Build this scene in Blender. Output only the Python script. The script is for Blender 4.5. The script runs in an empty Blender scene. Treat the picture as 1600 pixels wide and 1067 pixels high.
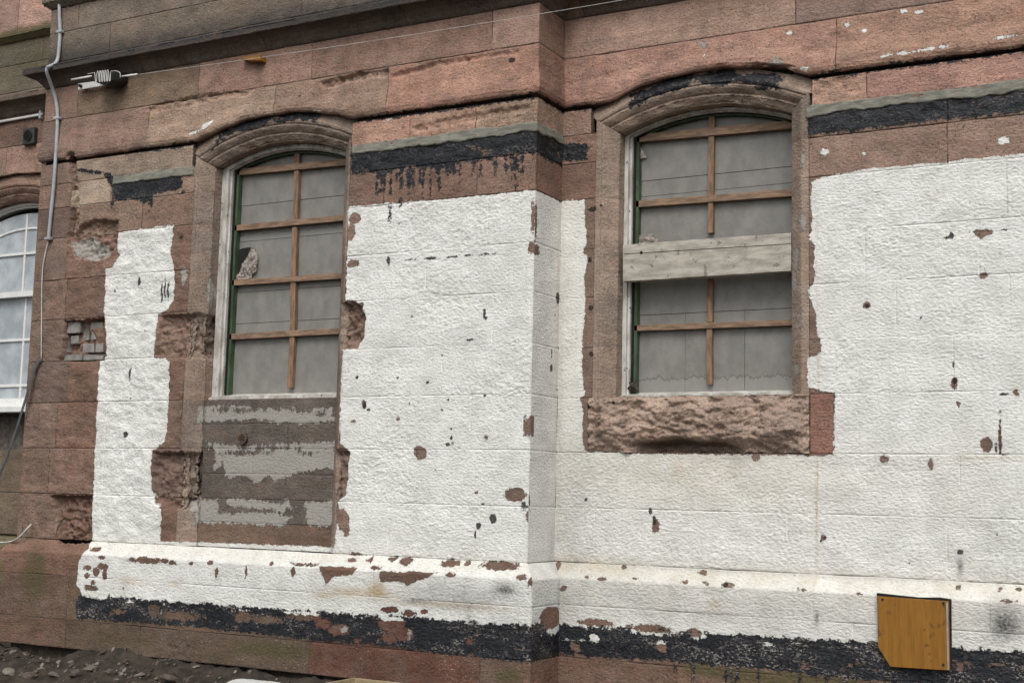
import bpy, bmesh, math, random
import numpy as np
from mathutils import Matrix, Vector

random.seed(4)
rng = np.random.default_rng(7)
sc = bpy.context.scene
COL = sc.collection

# ------------------------------------------------------------------ camera
FPX, PITCH, ROLL, YAW = 2087.1, 0.116599, 0.023883, 0.505238
CX, CY = 800.0, 533.5
CAM = np.array([3.8594, -7.6, 1.45])
cy_, sy_, cp_, sp_, cr_, sr_ = math.cos(YAW), math.sin(YAW), math.cos(PITCH), math.sin(PITCH), math.cos(ROLL), math.sin(ROLL)
fwd = np.array([-sy_ * cp_, cy_ * cp_, sp_])
right = np.array([cy_, sy_, 0.0])
up = np.cross(right, fwd)
r2 = right * cr_ + up * sr_
u2 = -right * sr_ + up * cr_
cam = bpy.data.cameras.new('camera')
cam.sensor_width = 36.0
cam.lens = FPX / 1600.0 * 36.0
cam.clip_start = 0.05
cam.clip_end = 300.0
cam_o = bpy.data.objects.new('camera', cam)
COL.objects.link(cam_o)
cam_o.matrix_world = Matrix(((r2[0], u2[0], -fwd[0], CAM[0]), (r2[1], u2[1], -fwd[1], CAM[1]), (r2[2], u2[2], -fwd[2], CAM[2]), (0, 0, 0, 1)))
sc.camera = cam_o

# ------------------------------------------------------------------ light: bright overcast day
SUN_EL, SUN_AZ = math.radians(50), math.radians(159)      # azimuth measured from +Y, clockwise
w = bpy.data.worlds.new('World')
sc.world = w
w.use_nodes = True
nt = w.node_tree
nt.nodes.clear()
sky = nt.nodes.new('ShaderNodeTexSky')
sky.sky_type = 'NISHITA'
sky.sun_disc = False
sky.sun_elevation = SUN_EL
sky.sun_rotation = SUN_AZ
sky.air_density = 1.0
sky.dust_density = 4.0
hs = nt.nodes.new('ShaderNodeHueSaturation')
hs.inputs['Saturation'].default_value = 0.135
bg = nt.nodes.new('ShaderNodeBackground')
bg.inputs['Strength'].default_value = 0.12
wo = nt.nodes.new('ShaderNodeOutputWorld')
nt.links.new(sky.outputs[0], hs.inputs['Color'])
nt.links.new(hs.outputs[0], bg.inputs[0])
nt.links.new(bg.outputs[0], wo.inputs[0])
sun = bpy.data.lights.new('sun', 'SUN')
sun.energy = 1.1
sun.angle = math.radians(35)
sun.color = (1.0, 0.97, 0.91)
sun_o = bpy.data.objects.new('sun', sun)
COL.objects.link(sun_o)
sdir = Vector((math.sin(SUN_AZ) * math.cos(SUN_EL), math.cos(SUN_AZ) * math.cos(SUN_EL), math.sin(SUN_EL)))
sun_o.rotation_euler = sdir.to_track_quat('Z', 'Y').to_euler()
sun_o.location = (0, -10, 12)
sc.view_settings.view_transform = 'Standard'
sc.view_settings.look = 'None'
sc.view_settings.exposure = 0.27
sc.view_settings.gamma = 1.0
sc.view_settings.use_curve_mapping = False

# ------------------------------------------------------------------ pixel -> point on a real plane
def ray(px, py):
    x, y = (px - CX) / FPX, (py - CY) / FPX
    return r2 * x - u2 * y + fwd
def at(px, py, Y):
    d = ray(px, py)
    t = (Y - CAM[1]) / d[1]
    return CAM + d * t
DEP = 0.3645                  # how far the front bay stands forward
XL = -4.435                   # its left corner
YC = 0.06                     # plane of the left wing
YP = {'A': -DEP, 'B': 0.0, 'C': YC}
def P2(zone, px, py, off=0.0):
    if zone == 'R':
        d = ray(px, py); t = (0.0 + off - CAM[0]) / d[0]
        q = CAM + d * t
        return (q[1], q[2])
    q = at(px, py, YP[zone] + off)
    return (q[0], q[2])

# ------------------------------------------------------------------ noise
_g = rng.normal(size=(4096, 3)).astype(np.float32)
_g /= np.linalg.norm(_g, axis=1, keepdims=True)
def pn(p):
    p = np.asarray(p, np.float32)
    i = np.floor(p).astype(np.int64)
    f = p - i
    u = f * f * f * (f * (f * 6 - 15) + 10)
    out = 0
    for dx in (0, 1):
        wx = u[:, 0] if dx else 1 - u[:, 0]
        for dy in (0, 1):
            wy = u[:, 1] if dy else 1 - u[:, 1]
            for dz in (0, 1):
                wz = u[:, 2] if dz else 1 - u[:, 2]
                h = ((i[:, 0] + dx) * 73856093 ^ (i[:, 1] + dy) * 19349663 ^ (i[:, 2] + dz) * 83492791) & 4095
                g = _g[h]
                out = out + wx * wy * wz * (g[:, 0] * (f[:, 0] - dx) + g[:, 1] * (f[:, 1] - dy) + g[:, 2] * (f[:, 2] - dz))
    return out * 1.6
def fbm(p, s, o=3, g=0.5):
    p = np.asarray(p, np.float32) * np.asarray(s, np.float32)
    a, t = 1.0, 0
    for k in range(o):
        t = t + a * pn(p + 17.3 * k); p = p * 2.03; a *= g
    return t
def sstep(a, b, x):
    t = np.clip((x - a) / (b - a), 0, 1)
    return t * t * (3 - 2 * t)

# ------------------------------------------------------------------ signed distances (positive inside)
def sd_poly(x, z, poly):
    poly = np.asarray(poly, np.float64)
    n = len(poly)
    if (x.min() > poly[:, 0].max() + .25 or x.max() < poly[:, 0].min() - .25 or z.min() > poly[:, 1].max() + .25 or z.max() < poly[:, 1].min() - .25):
        return np.full(len(x), -0.3)
    d2 = np.full(len(x), 1e9)
    ins = np.zeros(len(x), bool)
    for k in range(n):
        ax, az = poly[k]; bx, bz = poly[(k + 1) % n]
        ex, ez = bx - ax, bz - az
        t = np.clip(((x - ax) * ex + (z - az) * ez) / (ex * ex + ez * ez + 1e-12), 0, 1)
        d2 = np.minimum(d2, (x - ax - t * ex) ** 2 + (z - az - t * ez) ** 2)
        c = ((az > z) != (bz > z))
        xi = ax + (z - az) * ex / (ez if abs(ez) > 1e-12 else 1e-12)
        ins ^= c & (x < xi)
    d = np.sqrt(d2)
    return np.clip(np.where(ins, d, -d), -0.3, 0.3)
def sd_ell(x, z, e):
    cx, cz, rx, rz, ang = e
    dx, dz = x - cx, z - cz
    c, s = math.cos(ang), math.sin(ang)
    a, b = dx * c + dz * s, -dx * s + dz * c
    q = np.sqrt((a / rx) ** 2 + (b / rz) ** 2)
    return np.clip(min(rx, rz) * (1 - q), -0.3, 0.3)

MASK = {}          # (layer, zone) -> list of (sign, 'poly'|'ell', data)
def mpoly(layer, zone, pts, sign=1, off=0.0):
    MASK.setdefault((layer, zone), []).append((sign, 'poly', [P2(zone, a, b, off) for a, b in pts]))
def mrect(layer, zone, s0, s1, z0, z1, sign=1):
    MASK.setdefault((layer, zone), []).append((sign, 'poly', [(s0, z0), (s1, z0), (s1, z1), (s0, z1)]))
def mell(layer, zone, px, py, rx, ry, sign=1, off=0.0, ang=0.0):
    c = P2(zone, px, py, off)
    e = P2(zone, px + 10, py, off); g = P2(zone, px, py - 10, off)
    MASK.setdefault((layer, zone), []).append((sign, 'ell', (c[0], c[1], max(abs(e[0] - c[0]) * rx / 10, .004), max(abs(g[1] - c[1]) * ry / 10, .004), ang)))
def eval_mask(layer, zone, s, z):
    r = np.full(len(s), -0.3)
    for sg, kind, dat in MASK.get((layer, zone), []):
        d = sd_poly(s, z, dat) if kind == 'poly' else sd_ell(s, z, dat)
        r = np.maximum(r, d) if sg > 0 else np.minimum(r, -d)
    return r

# ---- white paint
mpoly('paint', 'A', [(545, 323), (600, 318), (690, 312), (760, 305), (834, 297), (838, 297), (838, 900), (521, 900), (521, 862), (523, 838), (530, 800), (527, 783), (538, 775), (542, 740), (546, 704),
                     (531, 692), (530, 668), (532, 640), (534, 560), (535, 546), (556, 545), (560, 530), (570, 512), (567, 490), (556, 470), (540, 470), (541, 420), (544, 380), (543, 330)])
mpoly('paint', 'A', [(184, 364), (200, 361), (230, 357), (272, 351), (270, 375), (266, 392), (268, 400), (273, 425), (272, 465), (262, 485), (247, 491), (243, 530), (240, 559), (258, 560), (265, 566), (264, 600), (262, 660),
                     (258, 690), (238, 703), (236, 760), (240, 783), (253, 796), (250, 830), (247, 870), (150, 868), (143, 851), (146, 760), (149, 700), (152, 630), (156, 560), (166, 555), (166, 520), (163, 490), (165, 420), (176, 418), (186, 400), (182, 385)])
mpoly('paint', 'A', [(140, 851), (128, 872), (125, 882), (124, 900), (123, 914), (131, 926), (131, 935), (900, 990), (900, 856), (520, 856), (247, 846)], off=-.06)
for e in [(554, 342, 9, 9), (549, 362, 6, 13), (551, 412, 9, 6), (656, 707, 10, 11), (806, 773, 17, 11), (833, 342, 3, 24), (833, 386, 8, 10), (829, 658, 3, 10), (828, 672, 4, 10), (826, 808, 3, 9), (535, 812, 10, 16), (541, 828, 6, 10),
          (166, 400, 10, 14), (622, 655, 2, 3), (745, 770, 3, 2), (568, 632, 3, 6), (553, 658, 3, 2), (760, 683, 3, 3)]:
    mell('paint', 'A', *e, sign=-1)
for e in [(228, 875, 27, 5), (258, 876, 6, 4), (271, 879, 6, 4), (138, 887, 6, 4), (152, 893, 6, 7), (137, 899, 4, 4), (147, 910, 4, 4), (143, 918, 11, 5), (161, 884, 8, 5), (165, 897, 3, 12), (161, 870, 6, 3), (145, 858, 8, 3),
          (628, 877, 10, 6), (697, 880, 15, 6), (723, 880, 5, 4), (775, 884, 30, 7), (605, 873, 6, 4), (572, 875, 5, 4), (544, 875, 7, 3), (548, 866, 14, 2.5), (705, 898, 8, 4), (588, 888, 8, 4), (478, 882, 18, 3), (815, 902, 9, 5), (831, 908, 4, 9),
          (460, 893, 3, 8), (340, 893, 2, 8), (386, 892, 2, 8), (330, 879, 4, 3), (664, 955, 5, 5), (640, 958, 12, 5), (610, 952, 12, 5), (300, 880, 3, 3), (425, 880, 3, 3)]:
    mell('paint', 'A', *e, sign=-1, off=-.07)
mpoly('paint', 'A', [(497, 884), (560, 886), (552, 896), (519, 902), (509, 915), (504, 899)], -1, -.08)
mpoly('paint', 'A', [(593, 892), (682, 894), (668, 902), (637, 914), (622, 908), (593, 908)], -1, -.08)
mpoly('paint', 'B', [(860, 314), (913, 313), (914, 340), (917, 380), (911, 396), (918, 400), (913, 440), (915, 470), (911, 520), (910, 580), (914, 615), (906, 622), (912, 640), (910, 680), (915, 704), (1000, 709), (1258, 711),
                     (1262, 713), (1302, 711), (1304, 613), (1285, 610), (1262, 606), (1262, 558), (1278, 556), (1282, 530), (1276, 520), (1274, 490), (1262, 455), (1273, 440), (1272, 384), (1263, 378), (1270, 340), (1266, 320), (1268, 285),
                     (1283, 277), (1350, 265), (1480, 253), (1700, 229), (1700, 1020), (860, 1000)])
for e in [(1535, 365, 13, 7), (1537, 431, 7, 4), (1354, 477, 6, 5), (1491, 598, 5, 8), (1542, 694, 10, 11), (1563, 684, 3, 27), (1382, 717, 8, 6), (1454, 725, 4, 8), (1592, 613, 7, 6), (1570, 710, 12, 2.5), (1025, 822, 6, 11), (1181, 714, 6, 7),
          (1272, 543, 11, 12), (1266, 392, 5, 18), (1454, 724, 3, 5), (1497, 630, 3, 5)]:
    mell('paint', 'B', *e, sign=-1)
for e in [(867, 884, 4, 7), (969, 886, 5, 3), (1095, 894, 6, 4), (1139, 914, 10, 5), (883, 918, 5, 5), (932, 972, 28, 5), (1018, 981, 33, 6), (1087, 988, 11, 7), (1496, 917, 5, 4), (1283, 840, 4, 4), (917, 901, 3, 3), (942, 903, 4, 2.5), (993, 904, 4, 2),
          (1070, 909, 5, 2), (1106, 911, 4, 2), (1255, 921, 7, 2), (1342, 927, 3, 2), (1560, 920, 4, 3), (1567, 938, 14, 2), (1590, 922, 4, 3)]:
    mell('paint', 'B', *e, sign=-1, off=-.06)
mrect('paint', 'R', -.8, .2, .60, 3.365)
MASK.setdefault(('paint', 'R'), []).append((-1, 'ell', (-.20, .73, .14, .07, 0)))
MASK[('paint', 'R')].append((-1, 'ell', (-.355, 3.16, .02, .12, 0)))
MASK[('paint', 'R')].append((-1, 'ell', (-.34, 2.99, .05, .035, 0)))
MASK[('paint', 'R')].append((-1, 'ell', (-.36, 1.9, .012, .06, 0)))
# stray white flakes higher up
mpoly('paint', 'A', [(295, 210), (318, 203), (322, 195), (335, 189), (334, 196), (322, 203), (301, 212)])
mpoly('paint', 'A', [(600, 190), (612, 184), (618, 183), (606, 190)]); mpoly('paint', 'A', [(488, 172), (504, 174), (502, 176), (490, 174)])
mpoly('paint', 'B', [(1375, 90), (1440, 79.5), (1492, 72), (1492, 74.5), (1440, 83), (1375, 92)]); mpoly('paint', 'B', [(1550, 63), (1600, 55.5), (1600, 58), (1550, 65)])
for e in [(1233, 53, 4, 3), (1324, 39, 5, 3), (1350, 49, 4, 3), (1435, 20, 6, 2), (1412, 18, 4, 2), (1101, 87, 2.5, 4), (1026, 99, 3, 2), (1255, 110, 8, 2.5), (1290, 238, 7, 5), (1567, 220, 8, 6), (1350, 240, 5, 2)]:
    mell('paint', 'B', *e)
# ---- black bitumen
mrect('tar', 'A', XL + .9, .1, 3.962, 3.992); mrect('tar', 'B', 0, 4, 3.962, 3.992); mrect('tar', 'R', -.8, .2, 3.962, 3.992); mrect('tar', 'R', -.8, .2, 3.60, 3.765); mrect('tar', 'R', -.8, .2, .49, .712)
MASK[('tar', 'R')].append((-1, 'ell', (-.17, .70, .12, .075, 0)))
mpoly('tar', 'A', [(549, 236), (600, 229), (700, 218), (840, 200), (850, 236), (800, 240), (770, 248), (720, 255), (690, 264), (640, 261), (600, 268), (548, 273)])
for px, ln, wd in [(620, 18, 2), (640, 30, 2.2), (700, 16, 5), (686, 12, 4), (600, 22, 1.8), (611, 34, 1.6), (740, 10, 2.5), (720, 14, 2), (664, 12, 2), (800, 9, 3), (590, 8, 3)]:
    mell('tar', 'A', px, 256 + (690 - px) * .12 + ln * .4, wd, ln)
for k in range(34):
    px = random.uniform(585, 832); mell('tar', 'A', px, 256 + (690 - px) * .12 + random.uniform(0, 8), random.uniform(1.2, 2.6), random.uniform(8, 34))
mpoly('tar', 'A', [(118, 263), (172, 270), (180, 276), (284, 266), (284, 297), (262, 299), (240, 304), (228, 318), (205, 311), (180, 314), (176, 292), (160, 272), (119, 268)])
for e in [(236, 308, 2, 18), (233, 318, 1.5, 12), (198, 300, 4, 9), (176, 310, 2, 14)]: mell('tar', 'A', *e)
mpoly('tar', 'A', [(121, 929), (131, 930), (900, 982), (900, 1040), (838, 1036), (754, 1028), (585, 1007), (500, 1001), (400, 990), (300, 979), (120, 966), (118, 945)], off=-.08)
for e in [(157, 931, 12, 6), (278, 962, 30, 7), (240, 953, 9, 10), (380, 964, 14, 9), (188, 955, 9, 4), (202, 940, 6, 3), (476, 962, 26, 8), (505, 974, 13, 7), (530, 984, 16, 9), (415, 968, 20, 6), (615, 975, 22, 14), (632, 990, 12, 12), (605, 997, 12, 8), (598, 960, 8, 6), (560, 1000, 6, 5), (735, 1002, 6, 4), (450, 957, 4, 3)]:
    mell('tar', 'A', *e, sign=-1, off=-.08)
mpoly('tar', 'B', [(1262, 180), (1700, 122), (1700, 165), (1600, 176), (1480, 187), (1380, 199), (1261, 214)])
mpoly('tar', 'B', [(860, 222), (918, 226), (920, 236), (917, 250), (882, 252), (860, 250)])
mpoly('tar', 'B', [(860, 974), (1200, 994), (1372, 1003), (1700, 1026), (1700, 1100), (1480, 1075), (1350, 1062), (1200, 1046), (1028, 1031), (950, 1027), (860, 1020)], off=-.08)
for e in [(932, 976, 28, 4), (1018, 985, 33, 6), (1087, 991, 11, 6), (1035, 1010, 8, 10), (1500, 1040, 6, 6), (900, 1010, 8, 8), (930, 998, 7, 6)]:
    mell('tar', 'B', *e, sign=-1, off=-.08)
for px, ln in [(1055, 9), (1084, 13), (1135, 14), (1142, 22), (1152, 16), (1185, 10), (1250, 12), (1275, 15), (1290, 18), (1310, 14), (1320, 10)]:
    mell('tar', 'B', px, 1030 + (px - 1000) * .083 + ln * .6, 2.2, ln, off=-.08)
mrect('paint', 'B', 2.78, 5.2, .716, 3.385); mrect('tar', 'B', 2.78, 5.2, .47, .722); mrect('tar', 'B', 2.78, 5.2, 3.625, 3.765)
# ---- grey cement smears
mpoly('cem', 'B', [(1090, 64), (1105, 63), (1106, 73), (1092, 76)]); mpoly('cem', 'B', [(1203, 100), (1215, 93), (1227, 98), (1222, 104), (1208, 107)])
mpoly('cem', 'A', [(112, 378), (140, 368), (172, 392), (150, 410), (116, 400)]); mpoly('cem', 'A', [(318, 636), (350, 632), (420, 640), (520, 636), (523, 658), (470, 662), (430, 660), (400, 655), (330, 660), (316, 660)], off=.1)
mpoly('cem', 'A', [(322, 690), (380, 698), (440, 692), (523, 690), (523, 735), (505, 730), (480, 735), (455, 742), (430, 752), (420, 745), (400, 755), (380, 742), (360, 748), (345, 742), (335, 735), (330, 705)], off=.1)
mpoly('cem', 'A', [(306, 780), (340, 779), (345, 800), (310, 815)], off=.1); mpoly('cem', 'A', [(352, 778), (400, 780), (430, 786), (450, 780), (460, 792), (440, 798), (400, 795), (360, 790)], off=.1)
mpoly('cem', 'A', [(475, 786), (520, 780), (522, 822), (480, 822), (478, 800)], off=.1); mpoly('cem', 'A', [(308, 800), (350, 800), (420, 800), (455, 808), (440, 822), (380, 818), (310, 818)], off=.1)
for e in [(370, 708, 14, 2.5), (400, 707, 10, 2), (480, 708, 8, 3), (330, 715, 8, 16), (345, 740, 6, 14), (425, 700, 20, 1.5), (500, 645, 6, 4), (380, 640, 40, 3), (470, 640, 14, 6)]: mell('cem', 'A', *e, sign=-1, off=.1)
for e in [(640, 985, 1.5, 14), (734, 978, 3, 15), (546, 972, 3, 8), (580, 990, 9, 5), (540, 984, 6, 3)]: mell('cem', 'A', *e, off=-.08)
for e in [(960, 1008, 25, 4), (1000, 1016, 14, 3)]: mell('cem', 'B', *e, off=-.08)
for e in [(1243, 400, 6, 20), (1240, 440, 6, 14), (1255, 345, 5, 12), (1250, 500, 4, 14), (1256, 250, 4, 12), (290, 430, 5, 14), (320, 455, 4, 16), (1242, 580, 5, 10)]: mell('cem', 'A' if e[0] < 800 else 'B', *e, off=.02)
# ---- small dark holes, nails, cracks
for e in [(757, 490, 2.5, 8), (760, 497, 3, 3), (607, 408, 3, 7), (734, 531, 7, 2), (217, 440, 2.5, 8), (203, 585, 1.8, 13), (197, 679, 4, 5), (286, 301, 3, 3), (283, 371, 3.5, 3), (640, 406, 10, 1.6), (672, 404, 10, 2.2), (705, 402, 12, 1.6), (735, 399, 8, 1.8), (765, 397, 10, 1.4),
          (253, 458, 1.6, 20), (258, 452, 1.4, 18), (263, 455, 1.6, 16), (770, 810, 6, 8), (748, 822, 4, 5), (743, 835, 1.5, 9), (800, 95, 5, 4), (622, 590, 2, 2), (558, 590, 3, 3), (570, 634, 3, 6), (577, 640, 3, 2), (640, 630, 2, 2), (690, 640, 3, 2), (650, 645, 3, 2), (705, 670, 2, 2), (705, 684, 2, 3), (700, 694, 4, 3), (757, 618, 2, 2), (780, 683, 2, 2), (755, 787, 3, 2), (690, 555, 2, 2), (668, 597, 2, 2), (700, 625, 2, 3)]:
    mell('hole', 'A', *e)
for e in [(170, 935, 2, 8)]: mell('hole', 'A', *e, off=-.08)
for e in [(922, 406, 3, 4), (923, 481, 4, 4), (923, 553, 4, 4), (921, 634, 3, 4), (963, 630, 3, 3), (925, 327, 7, 4), (940, 321, 6, 1.5), (1487, 368, 4, 6), (1479, 371, 7, 2), (1439, 497, 2, 2), (1022, 812, 3, 9), (1140, 912, 4, 4), (1500, 862, 5, 4), (1355, 478, 5, 3), (1524, 362, 8, 1.5), (1555, 360, 16, 1.5),
          (1492, 595, 4, 6), (1490, 572, 1.5, 6), (1556, 700, 2.5, 8), (1016, 798, 3, 5), (1099, 672, 2, 2), (1570, 616, 12, 1.8), (1283, 845, 3, 4), (1420, 879, 2, 2), (915, 780, 2, 3), (1289, 840, 2, 2)]:
    mell('hole', 'B', *e)
MASK.setdefault(('hole', 'R'), []).extend([(1, 'ell', (-.03, 2.73, .025, .04, 0)), (1, 'ell', (-.10, 2.27, .018, .03, 0)), (1, 'ell', (-.36, 1.43, .01, .05, 0)), (1, 'ell', (-.1, 2.36, .008, .03, 0)), (1, 'ell', (0, 2.0, .006, .12, 0)), (1, 'ell', (0, 1.5, .006, .08, 0)), (1, 'ell', (-.06, 2.62, .008, .012, 0))])
# ---- soft stains and plain darker areas: (layer, zone, x, z, rx, rz, amount)
STAIN = []
def stain(layer, zone, px, py, rx, ry, amt, off=0.0):
    c = P2(zone, px, py, off); e = P2(zone, px + 10, py, off); g = P2(zone, px, py - 10, off)
    STAIN.append((layer, zone, c[0], c[1], abs(e[0] - c[0]) * rx / 10, abs(g[1] - c[1]) * ry / 10, amt))
for a in [('rust', 'B', 1276, 800, 2.2, 90, 1.0), ('rust', 'B', 1279, 580, 1.8, 30, .8), ('rust', 'B', 1276, 420, 2, 120, .45), ('rust', 'B', 1540, 715, 60, 5, .5), ('rust', 'B', 920, 880, 70, 12, .5), ('rust', 'B', 1080, 730, 170, 40, .35), ('rust', 'B', 1500, 800, 30, 120, .12),
          ('grime_tone', 'B', 895, 830, 35, 190, .30), ('grime_tone', 'B', 1000, 900, 120, 30, .12), ('grime_tone', 'B', 1500, 885, 5, 14, .9), ('grime_tone', 'B', 1560, 850, 60, 60, .15), ('grime_tone', 'B', 1100, 890, 180, 5, .25), ('grime_tone', 'B', 1400, 905, 140, 5, .25)]:  # the lower right bay also turns darker towards the inner corner
    stain(*a)
for a in [('grime_tone', 'B', 1569, 975, 26, 26, 1.0), ('grime_tone', 'B', 1276, 965, 3, 12, .8), ('rust', 'B', 1115, 945, 12, 8, .7), ('grime_tone', 'B', 1100, 958, 60, 4, .35), ('grime_tone', 'A', 790, 920, 16, 8, .9), ('grime_tone', 'A', 720, 935, 90, 22, .35), ('rust', 'A', 560, 925, 45, 7, 1.3), ('rust', 'A', 590, 918, 14, 12, 1.2), ('rust', 'A', 205, 908, 22, 5, .8), ('rust', 'A', 272, 912, 8, 5, .8), ('rust', 'A', 700, 945, 90, 5, 1.0), ('grime_tone', 'A', 650, 938, 20, 4, .6), ('rust', 'A', 505, 930, 20, 5, .9)]:
    stain(*a, off=-.08)
STAIN += [('grime_tone', 'R', -.18, 1.6, .25, .9, .16), ('rust', 'R', -.02, 2.6, .03, 1.2, .5), ('grime_tone', 'R', -.05, 1.0, .06, .3, .3)]  # return toned darker low down, yellower beside the inner corner
STAIN += [('rust', z, -1.5 if z == 'A' else 1.4, 1.03, 9, .05, .30) for z in 'AB'] + [('rust', 'B', 1.0, .9, 9, .20, .22), ('grime_tone', 'B', 1.2, .83, 2.6, .13, .22), ('grime_tone', 'A', -.9, .83, 1.6, .12, .20), ('grime_tone', 'R', -.1, .83, 1, .14, .2), ('rust', 'B', 1.1, 1.55, 1.2, .25, .22), ('grime_tone', 'B', .4, 1.4, .5, .5, .06)]  # upright plinth faces toned greyer, chamfer yellower
STAIN += [('rust', 'B', .03, 2.4, .10, 1.3, .28), ('grime_tone', 'B', .015, 2.2, .02, 1.2, .2)]  # darker, yellower strip down the inner corner
STAIN += [('grime_tone', z, -2.2 if z == 'A' else 1, 4.82, 9, .09, 1.0) for z in 'AB'] + [('grime_tone', 'A', -2.2, 4.72, 9, .05, .9), ('grime_tone', 'B', 1, 4.72, 9, .05, .9)]
for a in [('moss', 'C', 20, 990, 120, 60, 1.3), ('moss', 'C', 30, 670, 60, 40, .8), ('moss', 'A', 60, 900, 25, 60, 1.0), ('moss', 'A', 205, 1000, 90, 16, .7), ('moss', 'A', 430, 1015, 90, 16, 1.0), ('moss', 'A', 345, 1030, 40, 10, .6), ('moss', 'A', 70, 340, 12, 50, .6), ('moss', 'A', 95, 80, 40, 40, .6), ('moss', 'C', 40, 100, 70, 40, .6), ('moss', 'C', 40, 48, 90, 14, 1.3), ('moss', 'B', 1140, 1050, 90, 16, 1.1), ('moss', 'B', 1300, 1066, 120, 16, 1.0), ('moss', 'A', 800, 1055, 30, 20, .8)]:
    stain(*a, off=-.05)
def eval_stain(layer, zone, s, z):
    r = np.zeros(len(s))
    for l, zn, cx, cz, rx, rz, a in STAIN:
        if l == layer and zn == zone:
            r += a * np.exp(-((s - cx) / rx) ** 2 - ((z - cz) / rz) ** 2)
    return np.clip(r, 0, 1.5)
# ---- places where stone has been hacked away: (zone, polygon, depth, roughness)
RECESS = []
def recess(zone, pts, depth, rough, off=0.0):
    RECESS.append((zone, [P2(zone, a, b, off) for a, b in pts], depth, rough))
recess('A', [(100, 501), (130, 500), (162, 496), (163, 530), (163, 563), (130, 566), (92, 565), (98, 530)], .085, .012)
recess('A', [(252, 492), (318, 489), (320, 520), (318, 558), (262, 560), (241, 556), (247, 520)], .04, .018)
recess('A', [(241, 706), (305, 706), (303, 760), (298, 794), (254, 796), (238, 782), (238, 740)], .045, .016)
recess('A', [(78, 774), (143, 774), (142, 848), (92, 848), (88, 815)], .05, .026)
recess('A', [(112, 372), (125, 352), (150, 342), (185, 345), (182, 385), (172, 400), (150, 408), (118, 404)], .045, .022)
recess('A', [(106, 240), (119, 238), (122, 300), (124, 350), (112, 372), (104, 370), (112, 320), (108, 270)], .045, .02)
recess('A', [(531, 472), (566, 474), (571, 500), (568, 525), (556, 546), (529, 546)], .06, .022)
recess('A', [(520, 702), (547, 704), (544, 735), (540, 775), (524, 781)], .03, .015)
recess('A', [(500, 128), (560, 113), (606, 107), (607, 121), (575, 124), (540, 132), (505, 140)], .022, .014)
recess('A', [(608, 117), (680, 96), (760, 84), (810, 77), (812, 85), (760, 92), (690, 105), (640, 118), (610, 124)], .016, .012)
recess('A', [(222, 172), (260, 158), (310, 148), (392, 140), (388, 150), (340, 156), (300, 166), (240, 178)], .014, .010)
recess('A', [(640, 198), (700, 184), (790, 168), (838, 160), (838, 172), (760, 186), (690, 200), (650, 208)], .012, .010)
recess('B', [(1100, 120), (1180, 100), (1240, 104), (1235, 114), (1170, 112), (1110, 128)], .012, .008)
recess('B', [(1268, 130), (1300, 122), (1340, 118), (1338, 150), (1300, 140), (1272, 160)], .006, .008)
recess('A', [(262, 1000), (300, 1004), (300, 1030), (262, 1030)], .0, .006, -.08)

# ------------------------------------------------------------------ materials
def nn(m, t, **kw):
    n = m.node_tree.nodes.new(t)
    for k, v in kw.items(): setattr(n, k, v)
    return n
def newmat(name):
    m = bpy.data.materials.new(name); m.use_nodes = True
    b = m.node_tree.nodes['Principled BSDF']
    return m, b, m.node_tree.links
def noise(m, scale, detail=3, rough=.55, vec=None, vscale=None):
    n = nn(m, 'ShaderNodeTexNoise'); n.inputs['Scale'].default_value = scale; n.inputs['Detail'].default_value = detail; n.inputs['Roughness'].default_value = rough
    if vec is not None:
        if vscale:
            mp = nn(m, 'ShaderNodeMapping'); mp.inputs['Scale'].default_value = vscale
            m.node_tree.links.new(vec, mp.inputs['Vector']); vec = mp.outputs[0]
        m.node_tree.links.new(vec, n.inputs['Vector'])
    return n.outputs['Fac']
def val(m, a):
    return a
def math_(m, op, a, b=None, c=None, clamp=False):
    n = nn(m, 'ShaderNodeMath', operation=op, use_clamp=clamp)
    for k, x in enumerate((a, b, c)):
        if x is None: continue
        if isinstance(x, (int, float)): n.inputs[k].default_value = x
        else: m.node_tree.links.new(x, n.inputs[k])
    return n.outputs[0]
def mrange(m, x, a, b, c=0.0, d=1.0, smooth=True):
    n = nn(m, 'ShaderNodeMapRange'); n.interpolation_type = 'SMOOTHSTEP' if smooth else 'LINEAR'
    m.node_tree.links.new(x, n.inputs['Value'])
    for k, v in zip(('From Min', 'From Max', 'To Min', 'To Max'), (a, b, c, d)): n.inputs[k].default_value = v
    return n.outputs[0]
def mixc(m, f, a, b, blend='MIX'):
    n = nn(m, 'ShaderNodeMix', data_type='RGBA', blend_type=blend, clamp_factor=True)
    L = m.node_tree.links
    if isinstance(f, (int, float)): n.inputs[0].default_value = f
    else: L.new(f, n.inputs[0])
    for k, x in ((6, a), (7, b)):
        if isinstance(x, tuple): n.inputs[k].default_value = (*x, 1)
        else: L.new(x, n.inputs[k])
    return n.outputs[2]
def attr(m, name):
    n = nn(m, 'ShaderNodeAttribute', attribute_name=name); return n.outputs['Fac']

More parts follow.
